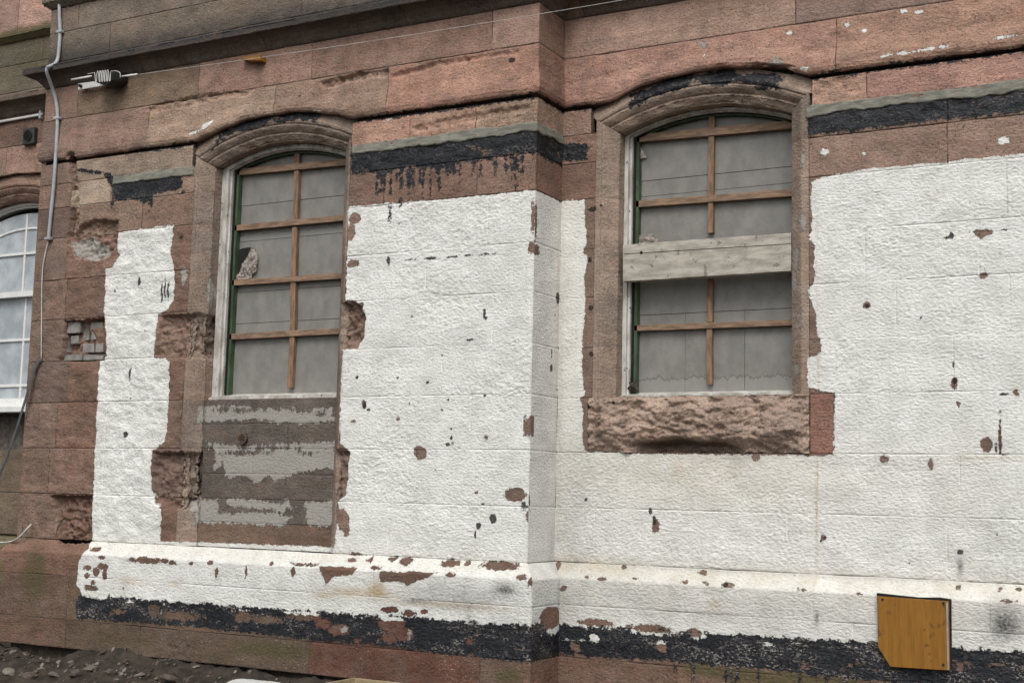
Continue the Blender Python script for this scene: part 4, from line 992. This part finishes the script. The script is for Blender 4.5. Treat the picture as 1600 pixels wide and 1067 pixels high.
# -- left wing: white sash window
def sash_window():
    wn = WIN['C']; Y = YC
    mb = MB(); frame_ring(mb, wn, .002, .05, 2.10, Y + .14, Y + .26)
    fr = mb.build('window', M['sashwhite'], bld, bevel=0); fr['label'] = 'white painted sash window with frosted panes'
    mb = MB(); mb.box((wn['x0'] + .003, Y + .10, 2.065), (wn['x1'] - .003, Y + .27, 2.115)); mb.build('window_sill', M['sashwhite'], fr, bevel=.006)
    zr = at(30, 461, Y + .19)[2]
    mb = MB(); frame_ring(mb, wn, .052, .09, zr - .02, Y + .165, Y + .21, .045); mb.build('upper_sash', M['sashwhite'], fr)
    mb = MB()
    x0, x1 = wn['x0'] + .052, wn['x1'] - .052
    for a, b in (((x0, 2.117), (x0 + .045, zr + .02)), ((x1 - .045, 2.117), (x1, zr + .02)), ((x0 + .0455, 2.117), (x1 - .0455, 2.19)), ((x0 + .0455, zr - .018), (x1 - .0455, zr + .02))):
        mb.box((a[0], Y + .211, a[1]), (b[0], Y + .25, b[1]))
    mb.build('lower_sash', M['sashwhite'], fr, bevel=.004)
    g = .011
    bx = cC + .005; bx2 = P2('C', 53, 400, .2)[0]
    zz = {k: at(20, y, Y + .19)[2] for k, y in (('h1', 399), ('h2', 531), ('h3', 602))}
    def bar(a, b, y0, y1):
        mb = MB(); mb.box((a[0], y0, a[1]), (b[0], y1, b[1])); mb.build('glazing_bar', M['sashwhite'], fr, bevel=.003)
    for xx in (bx, bx - .34, bx + .34):
        bar((xx - g, zr + .022), (xx + g, arc(wn, xx) - .091), Y + .170, Y + .198); bar((xx - g, 2.192), (xx + g, zr - .02), Y + .216, Y + .242)
    bar((x0 + .04, zz['h1'] - g), (x1 - .04, zz['h1'] + g), Y + .1685, Y + .1965)
    for h in ('h2', 'h3'): bar((x0 + .046, zz[h] - g), (x1 - .046, zz[h] + g), Y + .2145, Y + .2405)
    mb = MB(); pts = [(x, Y + .183, arc(wn, x) - .22) for x in np.linspace(x0 + .04, x1 - .04, 24)]
    mb.tube(pts, .012, 6); mb.build('glazing_bar', M['sashwhite'], fr, smooth=True)
    xs = [x0 + .03, bx - .34, bx, bx + .34, x1 - .03]
    for a, b in zip(xs, xs[1:]):
        for z0, z1 in ((zr + .01, zz['h1']), (zz['h1'], None)):
            mb = MB()
            if z1 is None: mb.prism([(a, z0)] + [(x, arc(wn, x) - .085) for x in np.linspace(a, b, 8)] + [(b, z0)], Y + .185, Y + .190)
            else: mb.box((a, Y + .185, z0), (b, Y + .190, z1))
            mb.build('pane', M['frost'], fr)
        for z0, z1 in ((2.18, zz['h3']), (zz['h3'], zz['h2']), (zz['h2'], zr)):
            mb = MB(); mb.box((a, Y + .230, z0), (b, Y + .235, z1)); mb.build('pane', M['frost'], fr)
sash_window()

# ------------------------------------------------------------------ loose things on the wall
def pt(px, py, Y): return Vector(at(px, py, Y))
yA = -DEP
# weathered plank nailed across the right window
a, b, c, e = at(973, 440, .075), at(1236, 423.5, .075), at(1236, 364, .075), at(973, 382.5, .075)
mb = MB(); nseg = 26
fr_, bk_ = [], []
for y, st_ in ((.075, fr_), (.125, bk_)):
    for t in np.linspace(0, 1, nseg):
        st_.append(mb.bm.verts.new((a[0] + (b[0] - a[0]) * t, y, a[2] + (b[2] - a[2]) * t + random.uniform(-.0015, .0015))))
    for t in np.linspace(1, 0, nseg):
        st_.append(mb.bm.verts.new((e[0] + (c[0] - e[0]) * t, y, e[2] + (c[2] - e[2]) * t + random.uniform(-.0015, .0015))))
n = len(fr_)
for i in range(n): mb.bm.faces.new((fr_[i], bk_[i], bk_[(i + 1) % n], fr_[(i + 1) % n]))
for i in range(nseg - 1):
    mb.bm.faces.new((fr_[i], fr_[i + 1], fr_[n - 2 - i], fr_[n - 1 - i])); mb.bm.faces.new((bk_[i + 1], bk_[i], bk_[n - 1 - i], bk_[n - 2 - i]))
plank = mb.build('plank', M['plank'], None, bevel=.004); tag(plank, 'weathered grey plank fixed across the middle of the right boarded window', 'plank')
k = at(1002, 395, .074)
mb = MB(); mb.tube([(k[0], .073, k[2]), (k[0], .09, k[2])], .010, 10); mb.build('bolt_hole', M['dark'], plank)
mb = MB(); L0, L1 = at(975, 397, .0742), at(1236, 381, .0742); mb.prism([(L0[0], L0[2] - .002), (L1[0], L1[2] - .0015), (L1[0], L1[2] + .0015), (L0[0], L0[2] + .002)], .0738, .078); mb.build('crack', M['dark'], plank)
# orange plywood cover on the plinth
yp = -PP - .035
pl = [at(*q, yp) for q in ((1370, 931), (1482, 939), (1484, 1047), (1391, 1041), (1372, 1010))]
mb = MB(); mb.prism([(q[0], q[2]) for q in pl], yp, yp + .018); ply = mb.build('plywood_cover', M['ply'], None, bevel=.0015)
tag(ply, 'orange plywood cover with one cut corner fixed low on the plinth', 'board')
r0, r1 = at(1480, 941, yp), at(1482, 1046, yp)
mb = MB(); mb.prism([(r0[0] - .006, r0[2]), (r0[0] + .004, r0[2]), (r1[0] + .004, r1[2]), (r1[0] - .005, r1[2])], yp - .003, yp - .0005); mb.build('edge_strip', M['plyedge'], ply)
for q in ((1474, 1038), (1379, 936), (1474, 942)):
    s_ = at(*q, yp); mb = MB(); mb.tube([(s_[0], yp - .004, s_[2]), (s_[0], yp + .002, s_[2])], .007, 8); mb.build('screw', M['black'], ply)
pk = [(pl[0][0] - .006, pl[0][2] + .016), (pl[0][0] + .10, pl[0][2] + .010), (pl[0][0] + .22, pl[0][2] + .004), (pl[1][0] - .05, pl[1][2] + .016), (pl[1][0] + .009, pl[1][2] + .010), (pl[2][0] + .006, pl[2][2] + .004), (pl[3][0], pl[3][2] + .01), (pl[4][0] + .005, pl[4][2] + .01)]
mb = MB(); mb.prism(pk, yp + .0185, -PP + .01); mb.build('packing', M['dark'], ply, bevel=.003)
# grey conduit, its clips, and the thin cable below
mp = [pt(94, -30, yA - .02), pt(93, 0, yA - .02), pt(93, 25, yA - .02), pt(94, 50, yA - .02), pt(92, 80, yA - .025), pt(90, 93, yA - .04), pt(86, 100, yA - .09), pt(78, 104, yA - .15), pt(74, 106.5, yA - .155), pt(73, 113, yA - .15), pt(77, 125, yA - .11), pt(83, 142, yA - .05), pt(88, 160, yA - .02), pt(90, 185, yA - .02), pt(88, 230, yA - .02), pt(84, 290, yA - .02), pt(79, 340, yA - .02), pt(76, 373, yA - .02)]
mb = MB(); mb.tube(smooth_path(mp, 5), .014, 10); cond = mb.build('conduit', M['conduit'], None, smooth=True)
tag(cond, 'grey electrical conduit clipped down the corner pier and bent over the cornice', 'pipe')
for q in ((94, 50), (90, 185), (76, 373)):
    s_ = at(*q, yA - .02); mb = MB(); mb.box((s_[0] - .03, yA - .038, s_[2] - .012), (s_[0] + .03, yA - .001, s_[2] + .012)); mb.build('clip', M['conduit'], cond, bevel=.006)
cp = [pt(76, 374, yA - .018), pt(70, 400, yA - .014), pt(66, 430, yA - .012), pt(65, 500, yA - .012), pt(64.5, 563, yA - .012)]
mb = MB(); mb.tube(smooth_path(cp, 4), .0045, 6); o = mb.build('thin_cable', M['wirec'], None, smooth=True); tag(o, 'thin pale cable running down from the end of the grey conduit', 'cable')
cp = [pt(65, 563, yA - .014), pt(60, 566, yA - .02), pt(54, 578, yA - .03), pt(47, 600, yA - .04), pt(38, 630, yA - .05), pt(25, 672, yA - .06), pt(10, 715, yA - .07), pt(-8, 760, yA - .08)]
mb = MB(); mb.tube(smooth_path(cp, 5), .014, 8, .35); o = mb.build('black_cable', M['cable'], None, smooth=True); tag(o, 'flat dark cable swinging out to the left below the white sash window', 'cable')
cp = [pt(49, 819, yA - .02), pt(42, 826, yA - .05), pt(32, 837, yA - .06), pt(22, 844, yA - .05), pt(10, 847, yA - .03), pt(-5, 847, yA - .02)]
mb = MB(); mb.tube(smooth_path(cp, 5), .0065, 7); o = mb.build('cable_end', M['wirec'], None, smooth=True); tag(o, 'pale loose cable end lying on the mossy plinth ledge', 'cable')
# white conduit and black vent on the left wing
mb = MB(); mb.tube([pt(-40, 198, YC - .02), pt(66, 179, YC - .02)], .012, 10); o = mb.build('white_conduit', M['whiteplate'], None, smooth=True); tag(o, 'white horizontal conduit on the left wing under its ledge', 'pipe')
for xx in (64,):
    s_ = at(xx, 180, YC - .02); mb = MB(); mb.box((s_[0] - .012, YC - .036, s_[2] - .035), (s_[0] + .012, YC - .001, s_[2] + .035)); mb.build('clip', M['conduit'], o, bevel=.006)
v0, v1 = at(34, 227, YC - .04), at(54, 198, YC - .04)
mb = MB(); mb.box((v0[0], YC - .04, v0[2]), (v1[0], YC - .001, v1[2])); vent = mb.build('vent', M['vent'], None, bevel=.01); tag(vent, 'square black vent with round louvred grille on the left wing', 'vent')
vc = ((v0[0] + v1[0]) / 2, (v0[2] + v1[2]) / 2); rr = (v1[0] - v0[0]) * .34
mb = MB()
for k in range(28):
    a0, a1 = 2 * math.pi * k / 28, 2 * math.pi * (k + 1) / 28
    f_ = lambda a, r: (vc[0] + r * math.cos(a), vc[1] + r * math.sin(a))
    mb.prism([f_(a0, rr), f_(a1, rr), f_(a1, rr * .88), f_(a0, rr * .88)], YC - .050, YC - .0395)
for j in range(-3, 4):
    hh = math.sqrt(rr ** 2 - (j * rr * .25) ** 2) * .9
    mb.hexa([(vc[0] - hh, YC - .047, vc[1] + j * rr * .25 - .006), (vc[0] + hh, YC - .047, vc[1] + j * rr * .25 - .006), (vc[0] + hh, YC - .0395, vc[1] + j * rr * .25 - .004), (vc[0] - hh, YC - .0395, vc[1] + j * rr * .25 - .004),
             (vc[0] - hh, YC - .047, vc[1] + j * rr * .25 - .003), (vc[0] + hh, YC - .047, vc[1] + j * rr * .25 - .003), (vc[0] + hh, YC - .0395, vc[1] + j * rr * .25 + .004), (vc[0] - hh, YC - .0395, vc[1] + j * rr * .25 + .004)])
mb.build('grille', M['black'], vent)
# black lamp housing on its white bracket, with the coiled wire end
ly = yA - .10
lamp = thing('wall_lamp', 'black lamp housing on a white bracket under the left end of the cornice', 'lamp', tuple(at(170, 125, yA)))
pb = yA - .05
a, b, c_, e = at(122, 141, pb), at(166, 133, pb), at(166, 124.5, pb), at(122, 131, pb)
mb = MB(); mb.prism([(a[0], a[2]), (b[0], b[2]), (c_[0], c_[2]), (e[0], e[2])], pb, pb + .006); mb.box((a[0] + .02, pb + .0062, (a[2] + e[2]) / 2 - .01), (a[0] + .06, yA - .001, (a[2] + e[2]) / 2 + .01))
mb.build('bracket', M['whiteplate'], lamp, bevel=.0015)
s_ = at(127, 135, pb); mb = MB(); mb.tube([(s_[0], pb - .02, s_[2]), (s_[0], pb - .0005, s_[2])], .014, 8); mb.build('bolt', M['black'], lamp)
q = [at(152, 118, ly), at(166, 114, ly), at(187, 113, ly), at(187, 127, ly), at(179, 136.5, ly), at(168, 135, ly), at(154, 130, ly)]
mb = MB(); front = [(p[0], p[2]) for p in q]
cxl = sum(p[0] for p in front) / 7; czl = sum(p[1] for p in front) / 7
v0 = [mb.bm.verts.new((cxl + (p[0] - cxl) * .86, ly - .06, czl + (p[1] - czl) * .86 - .01)) for p in front]; v1 = [mb.bm.verts.new((p[0], ly + .005, p[1])) for p in front]; v2 = [mb.bm.verts.new((p[0] - .005, yA - .014, p[1] + .02)) for p in front]
mb.bm.faces.new(v0); mb.bm.faces.new(v2[::-1])
for A_, B_ in ((v0, v1), (v1, v2)):
    for i in range(7): mb.bm.faces.new((A_[i], B_[i], B_[(i + 1) % 7], A_[(i + 1) % 7]))
mb.build('housing', M['black'], lamp, bevel=.006)
zp = [(137, 116), (146, 114.5), (148, 115), (149.5, 127.5), (151, 128)]
for k in range(5): zp += [(151.5 + k * 3.9, 114 - k * .5), (153.5 + k * 3.9, 113 - k * .5), (155 + k * 3.9, 126.5 - k * .3), (156.5 + k * 3.9, 127.5 - k * .3)]
zp += [(173, 113), (176, 111.5), (182, 111.5), (187.5, 114.5), (188, 122)]
mb = MB(); mb.tube(smooth_path([pt(x_, y_, ly - .075) for x_, y_ in zp], 3), .0034, 6); mb.build('coiled_wire', M['wirec'], lamp, smooth=True)
for p_, q_ in (((112, 125), (143, 119.5)), ((191, 119.8), (214, 116.8))):
    mb = MB(); mb.tube([pt(*p_, ly - .02), pt(*q_, ly - .02)], .008, 8); mb.build('rod', M['whiteplate'], lamp, smooth=True)
w0, w1 = pt(210, 117.5, ly - .02), pt(1000, -4, yA - .16)
mb = MB(); mb.tube([w0.lerp(w1, t) - Vector((0, 0, .05 * 4 * t * (1 - t) * .35)) for t in np.linspace(0, 1, 30)], .0018, 6); o = mb.build('catenary_wire', M['wirec'], None, smooth=True)
tag(o, 'thin pale wire stretched along under the cornice from the lamp bracket', 'wire')
mb = MB(); pl = [at(379, 94, yA - .03), at(411, 88.5, yA - .03), at(412, 97, yA - .03), at(394, 97.5, yA - .03)]
mb.prism([(p[0], p[2]) for p in pl], yA - .07, yA - .001); o = mb.build('wooden_wedge', M['ply'], None, bevel=.003); tag(o, 'small orange wooden wedge stuck in the joint under the cornice', 'wedge')
# crumpled paper in the broken pane of the left window
def crumple(name, pts, Y, amp, mat, seed, n=18):
    pts = np.array([at(*p, Y)[[0, 2]] for p in pts]); x0, z0 = pts.min(0); x1, z1 = pts.max(0)
    gx, gz = np.meshgrid(np.linspace(x0, x1, n), np.linspace(z0, z1, n), indexing='ij')
    inside = sd_poly(gx.ravel(), gz.ravel(), pts).reshape(n, n)
    pos = np.stack([gx, np.zeros_like(gx), gz], -1).reshape(-1, 3).astype(np.float32)
    h = amp * (np.abs(pn(pos * 22 + seed)) * 1.5 + .5 * np.abs(pn(pos * 55 + seed))).reshape(n, n) + amp * .8 * np.clip(inside / .03, 0, 1)
    bm = bmesh.new(); vv = {}
    def vert(i, j):
        if (i, j) not in vv: vv[i, j] = bm.verts.new((gx[i, j], Y - h[i, j], gz[i, j]))
        return vv[i, j]
    for i in range(n - 1):
        for j in range(n - 1):
            if inside[i:i + 2, j:j + 2].max() > -.002: bm.faces.new((vert(i, j), vert(i + 1, j), vert(i + 1, j + 1), vert(i, j + 1)))
    bmesh.ops.solidify(bm, geom=bm.faces[:], thickness=.003)
    mb = MB(); mb.bm.free(); mb.bm = bm
    return mb.build(name, mat, None)
yg = yA + .235
hole = [at(*p, yg + .009) for p in ((371, 392), (379, 388), (392, 386), (399, 390), (401, 400), (400, 418), (388, 430), (369, 436))]
mb = MB(); mb.prism([(p[0], p[2]) for p in hole], yg + .0085, yg + .016); o = mb.build('torn_hole', M['dark'], None)
win_a = [x for x in bpy.data.objects if x.name.startswith('window') and x.get('label', '').endswith('timber battens')][0]
o.parent = win_a; o.location = Vector(o.location) - win_a.location
o = crumple('crumpled_paper', [(396, 387), (403, 398), (404, 408), (400, 424), (390, 431), (374, 433), (379, 420), (384, 410), (391, 398)], yg + .004, .022, M['paper'], 3)
tag(o, 'crumpled pale paper poking out of the torn pane in the left window', 'paper')
o = crumple('torn_scrap', [(366, 437), (374, 428), (392, 431), (394, 435), (380, 437)], yg + .0, .018, M['paper'], 8, 12); tag(o, 'torn grey scrap lying on the batten below the crumpled paper', 'scrap')
o = crumple('torn_flap', [(990, 369), (1010, 367), (1018, 366), (1022, 373), (1031, 376), (1028, 379), (1016, 377), (1004, 380), (991, 380)], .225, .012, M['paper'], 5, 14); tag(o, 'curled torn flap of sheeting just above the grey plank', 'scrap')
o = crumple('peeling_corner', [(996, 231), (1001, 233), (1010, 247), (996, 248)], .232, .008, M['paper'], 11, 10); tag(o, 'small peeling corner of sheet at upper left of right window', 'scrap')
o = crumple('rubble_lump', [(982, 601), (988, 597), (998, 599), (1000, 605), (992, 611), (984, 612)], .19, .03, M['rubble2'], 13, 10); tag(o, 'small grey lump of mortar on the sill of the right window', 'mortar lump')

# ------------------------------------------------------------------ ground, rubble, things in the foreground
def gz(x, y):
    x = np.asarray(x, float); y = np.asarray(y, float)
    base = .10 + .05 * np.exp(-((x + 3.4) / 1.5) ** 2)
    fall = np.clip((-y - .75) / 2.5, 0, 1)
    b = base + .12 * np.exp(-((y + .95) / .35) ** 2) * np.exp(-((x + 3.9) / 1.7) ** 2) - .35 * fall * fall * (3 - 2 * fall)
    bank = .14 * np.exp(-((y + .42) / .16) ** 2) * (1 - .8 * np.exp(-((x + 3.95) / .32) ** 2)) * (x < 1) * 1.0
    bank = bank * (1 / (1 + np.exp((x + .2) * 6)))
    p = np.stack([x.ravel(), y.ravel(), 0 * x.ravel()], 1)
    return b + bank + (.045 * fbm(p, (3, 3, 1), 3) + .02 * fbm(p + 3, (16, 16, 1), 3, .6)).reshape(x.shape)
xs = np.unique(np.concatenate([np.linspace(-60, -7, 14), np.linspace(-7, 1, 400), np.linspace(1, 60, 24)]))
ys = np.unique(np.concatenate([np.linspace(-60, -4, 14), np.linspace(-4, -1.6, 20), np.linspace(-1.6, .12, 90)]))
gx, gy = np.meshgrid(xs, ys, indexing='ij'); gzv = gz(gx, gy)
G = np.stack([gx, gy, gzv], -1); idx = np.arange(gx.size).reshape(gx.shape)
F = np.stack([idx[:-1, :-1], idx[1:, :-1], idx[1:, 1:], idx[:-1, 1:]], -1).reshape(-1, 4)
go = link('ground', mesh_from('ground', G.reshape(-1, 3), F, (0, 0, 0)), M['earth']); go['kind'] = 'structure'
def rock(r, seed, flat=.6, sub=2):
    bm = bmesh.new(); bmesh.ops.create_icosphere(bm, subdivisions=sub, radius=1)
    co = np.array([v.co[:] for v in bm.verts], np.float32)
    h = 1 + .35 * pn(co * 1.3 + seed * 7.1) + .15 * pn(co * 3.1 + seed)
    for v, k in zip(bm.verts, h):
        v.co = v.co * float(k) * r; v.co.z *= flat
        if v.co.z < -r * flat * .5: v.co.z = -r * flat * .5
    me = bpy.data.meshes.new('rubble_stone'); bm.to_mesh(me); bm.free(); return me
protos = [rock(1.0, k, random.uniform(.4, .8)) for k in range(9)]
for k, me in enumerate(protos): me.materials.append(M['rubble2'] if k % 2 == 0 else M['rubble'])
spots = [(130, 1044), (150, 1058), (98, 1058), (60, 1050), (30, 1042), (185, 1050), (215, 1056), (240, 1062), (20, 1058), (75, 1063), (120, 1052), (165, 1046), (200, 1063), (45, 1064), (265, 1064), (110, 1064), (225, 1046), (12, 1048)]
def ground_hit(px, py):
    d = ray(px, py)
    for t in np.linspace(6, 14, 900):
        q = CAM + d * t
        if q[2] < float(gz(np.array([q[0]]), np.array([q[1]]))[0]) or q[1] > -.46: return q
    return q
tell = ['at the far left edge', 'below the mossy plinth', 'beside the hollow under the plinth', 'in the mouth of the hollow', 'on the crest of the heap', 'right of the hollow', 'below the black band', 'nearest the pale sack']
for k, (px, py) in enumerate([(14, 1050), (45, 1058), (84, 1056), (118, 1054), (140, 1047), (172, 1052), (215, 1057), (262, 1062)]):
    q = ground_hit(px, py); r = random.uniform(.032, .055)
    o = link('rubble_stone', protos[k % 9], None, None, (q[0], q[1], q[2] + r * .15)); o.scale = (r * random.uniform(1, 1.5), r, r); o.rotation_euler = (random.uniform(-.4, .4), random.uniform(-.4, .4), random.uniform(0, 6))
    tag(o, ('pale' if k % 2 == 0 else 'dark') + ' lump of rubble on the earth ' + tell[k], 'rubble', 'rubble lying at the foot of the wall')
# small gravel and chips among the rubble
bm = bmesh.new()
for k in range(950):
    x = random.uniform(-5.6, -.6); y = random.uniform(-1.45, -.46); r = random.choice([.006, .008, .011, .015, .02])
    z = 0
    m4 = Matrix.LocRotScale((x, y, 0), Vector((random.random() * 6, random.random() * 6, random.random() * 6)).to_track_quat('X', 'Z'), (r * random.uniform(.8, 1.8), r, r * random.uniform(.3, .9)))
    bmesh.ops.create_icosphere(bm, subdivisions=1, radius=1, matrix=m4)
me = bpy.data.meshes.new('gravel'); bm.to_mesh(me); bm.free()
co = np.empty(len(me.vertices) * 3, np.float32); me.vertices.foreach_get('co', co); co = co.reshape(-1, 42 // 3 * 3 if False else 3)
per = len(co) // 950
cc = co.reshape(950, per, 3); ctr = cc.mean(1)
cc[:, :, 2] += gz(ctr[:, 0], ctr[:, 1])[:, None] + .004
cc += rng.normal(0, .0018, cc.shape).astype(np.float32)
me.vertices.foreach_set('co', cc.ravel()); me.materials.append(M['rubble']); me.materials.append(M['rubble2'])
mi = np.repeat((rng.random(950) < .35).astype(np.int32), len(me.polygons) // 950); me.polygons.foreach_set('material_index', mi)
o = link('gravel', me, None); o['kind'] = 'stuff'
# open timber crate in front of the wall
yk = -1.0; k0 = at(553, 1056.5, yk)
cr = thing('timber_crate', 'open pale timber crate in front of the wall, only its rim showing', 'crate', (k0[0] + .5, yk - .35, 0))
W_, D_, T_ = 1.0, .7, .018
zt_ = k0[2]; zb_ = zt_ - .36
for nm, a_, b_ in (('back_board', (0, -T_), (W_, 0)), ('front_board', (0, -D_), (W_, -D_ + T_))):
    for j in range(3):
        mb = MB(); mb.box((k0[0] + a_[0], yk + a_[1], zt_ - .118 * (j + 1)), (k0[0] + b_[0], yk + b_[1], zt_ - .118 * j - .006)); mb.build('board', M['crate'], cr, bevel=.002)
for xx in (0, W_ - T_):
    for j in range(3):
        mb = MB(); mb.box((k0[0] + xx, yk - D_ + T_ + .0005, zt_ - .118 * (j + 1)), (k0[0] + xx + T_, yk - T_ - .0005, zt_ - .118 * j - .006)); mb.build('board', M['crate'], cr, bevel=.002)
mb = MB(); mb.box((k0[0] + T_ + .001, yk - D_ + T_ + .001, zb_ + .01), (k0[0] + W_ - T_ - .001, yk - T_ - .001, zb_ + .03)); mb.build('base', M['crate'], cr)
# pale sack beside it
s_ = at(400, 1061, -1.05)
bm = bmesh.new(); bmesh.ops.create_icosphere(bm, subdivisions=4, radius=1)
co = np.array([v.co[:] for v in bm.verts], np.float32); hh = 1 + .12 * pn(co * 2 + 3) + .05 * pn(co * 5)
zg = float(gz(np.array([s_[0]]), np.array([-1.05]))[0])
for v, k in zip(bm.verts, hh):
    c_ = v.co.copy(); v.co = Vector((math.copysign(abs(c_.x) ** .7, c_.x) * .26 * float(k), math.copysign(abs(c_.y) ** .7, c_.y) * .2, math.copysign(abs(c_.z) ** .8, c_.z) * float(k) * (s_[2] - zg) / 2 + (s_[2] + zg) / 2 - (s_[2] * .5 + zg * .5)))
    for f in v.link_faces: f.smooth = True
me = bpy.data.meshes.new('sack'); bm.to_mesh(me); bm.free()
o = link('sack', me, M['sack'], None, (s_[0], -1.05, (s_[2] + zg) / 2 - .01)); tag(o, 'pale full sack on the ground left of the timber crate', 'sack')
print('objects', len(bpy.data.objects), 'tris', sum(len(o.data.polygons) * 2 for o in bpy.data.objects if o.type == 'MESH'))
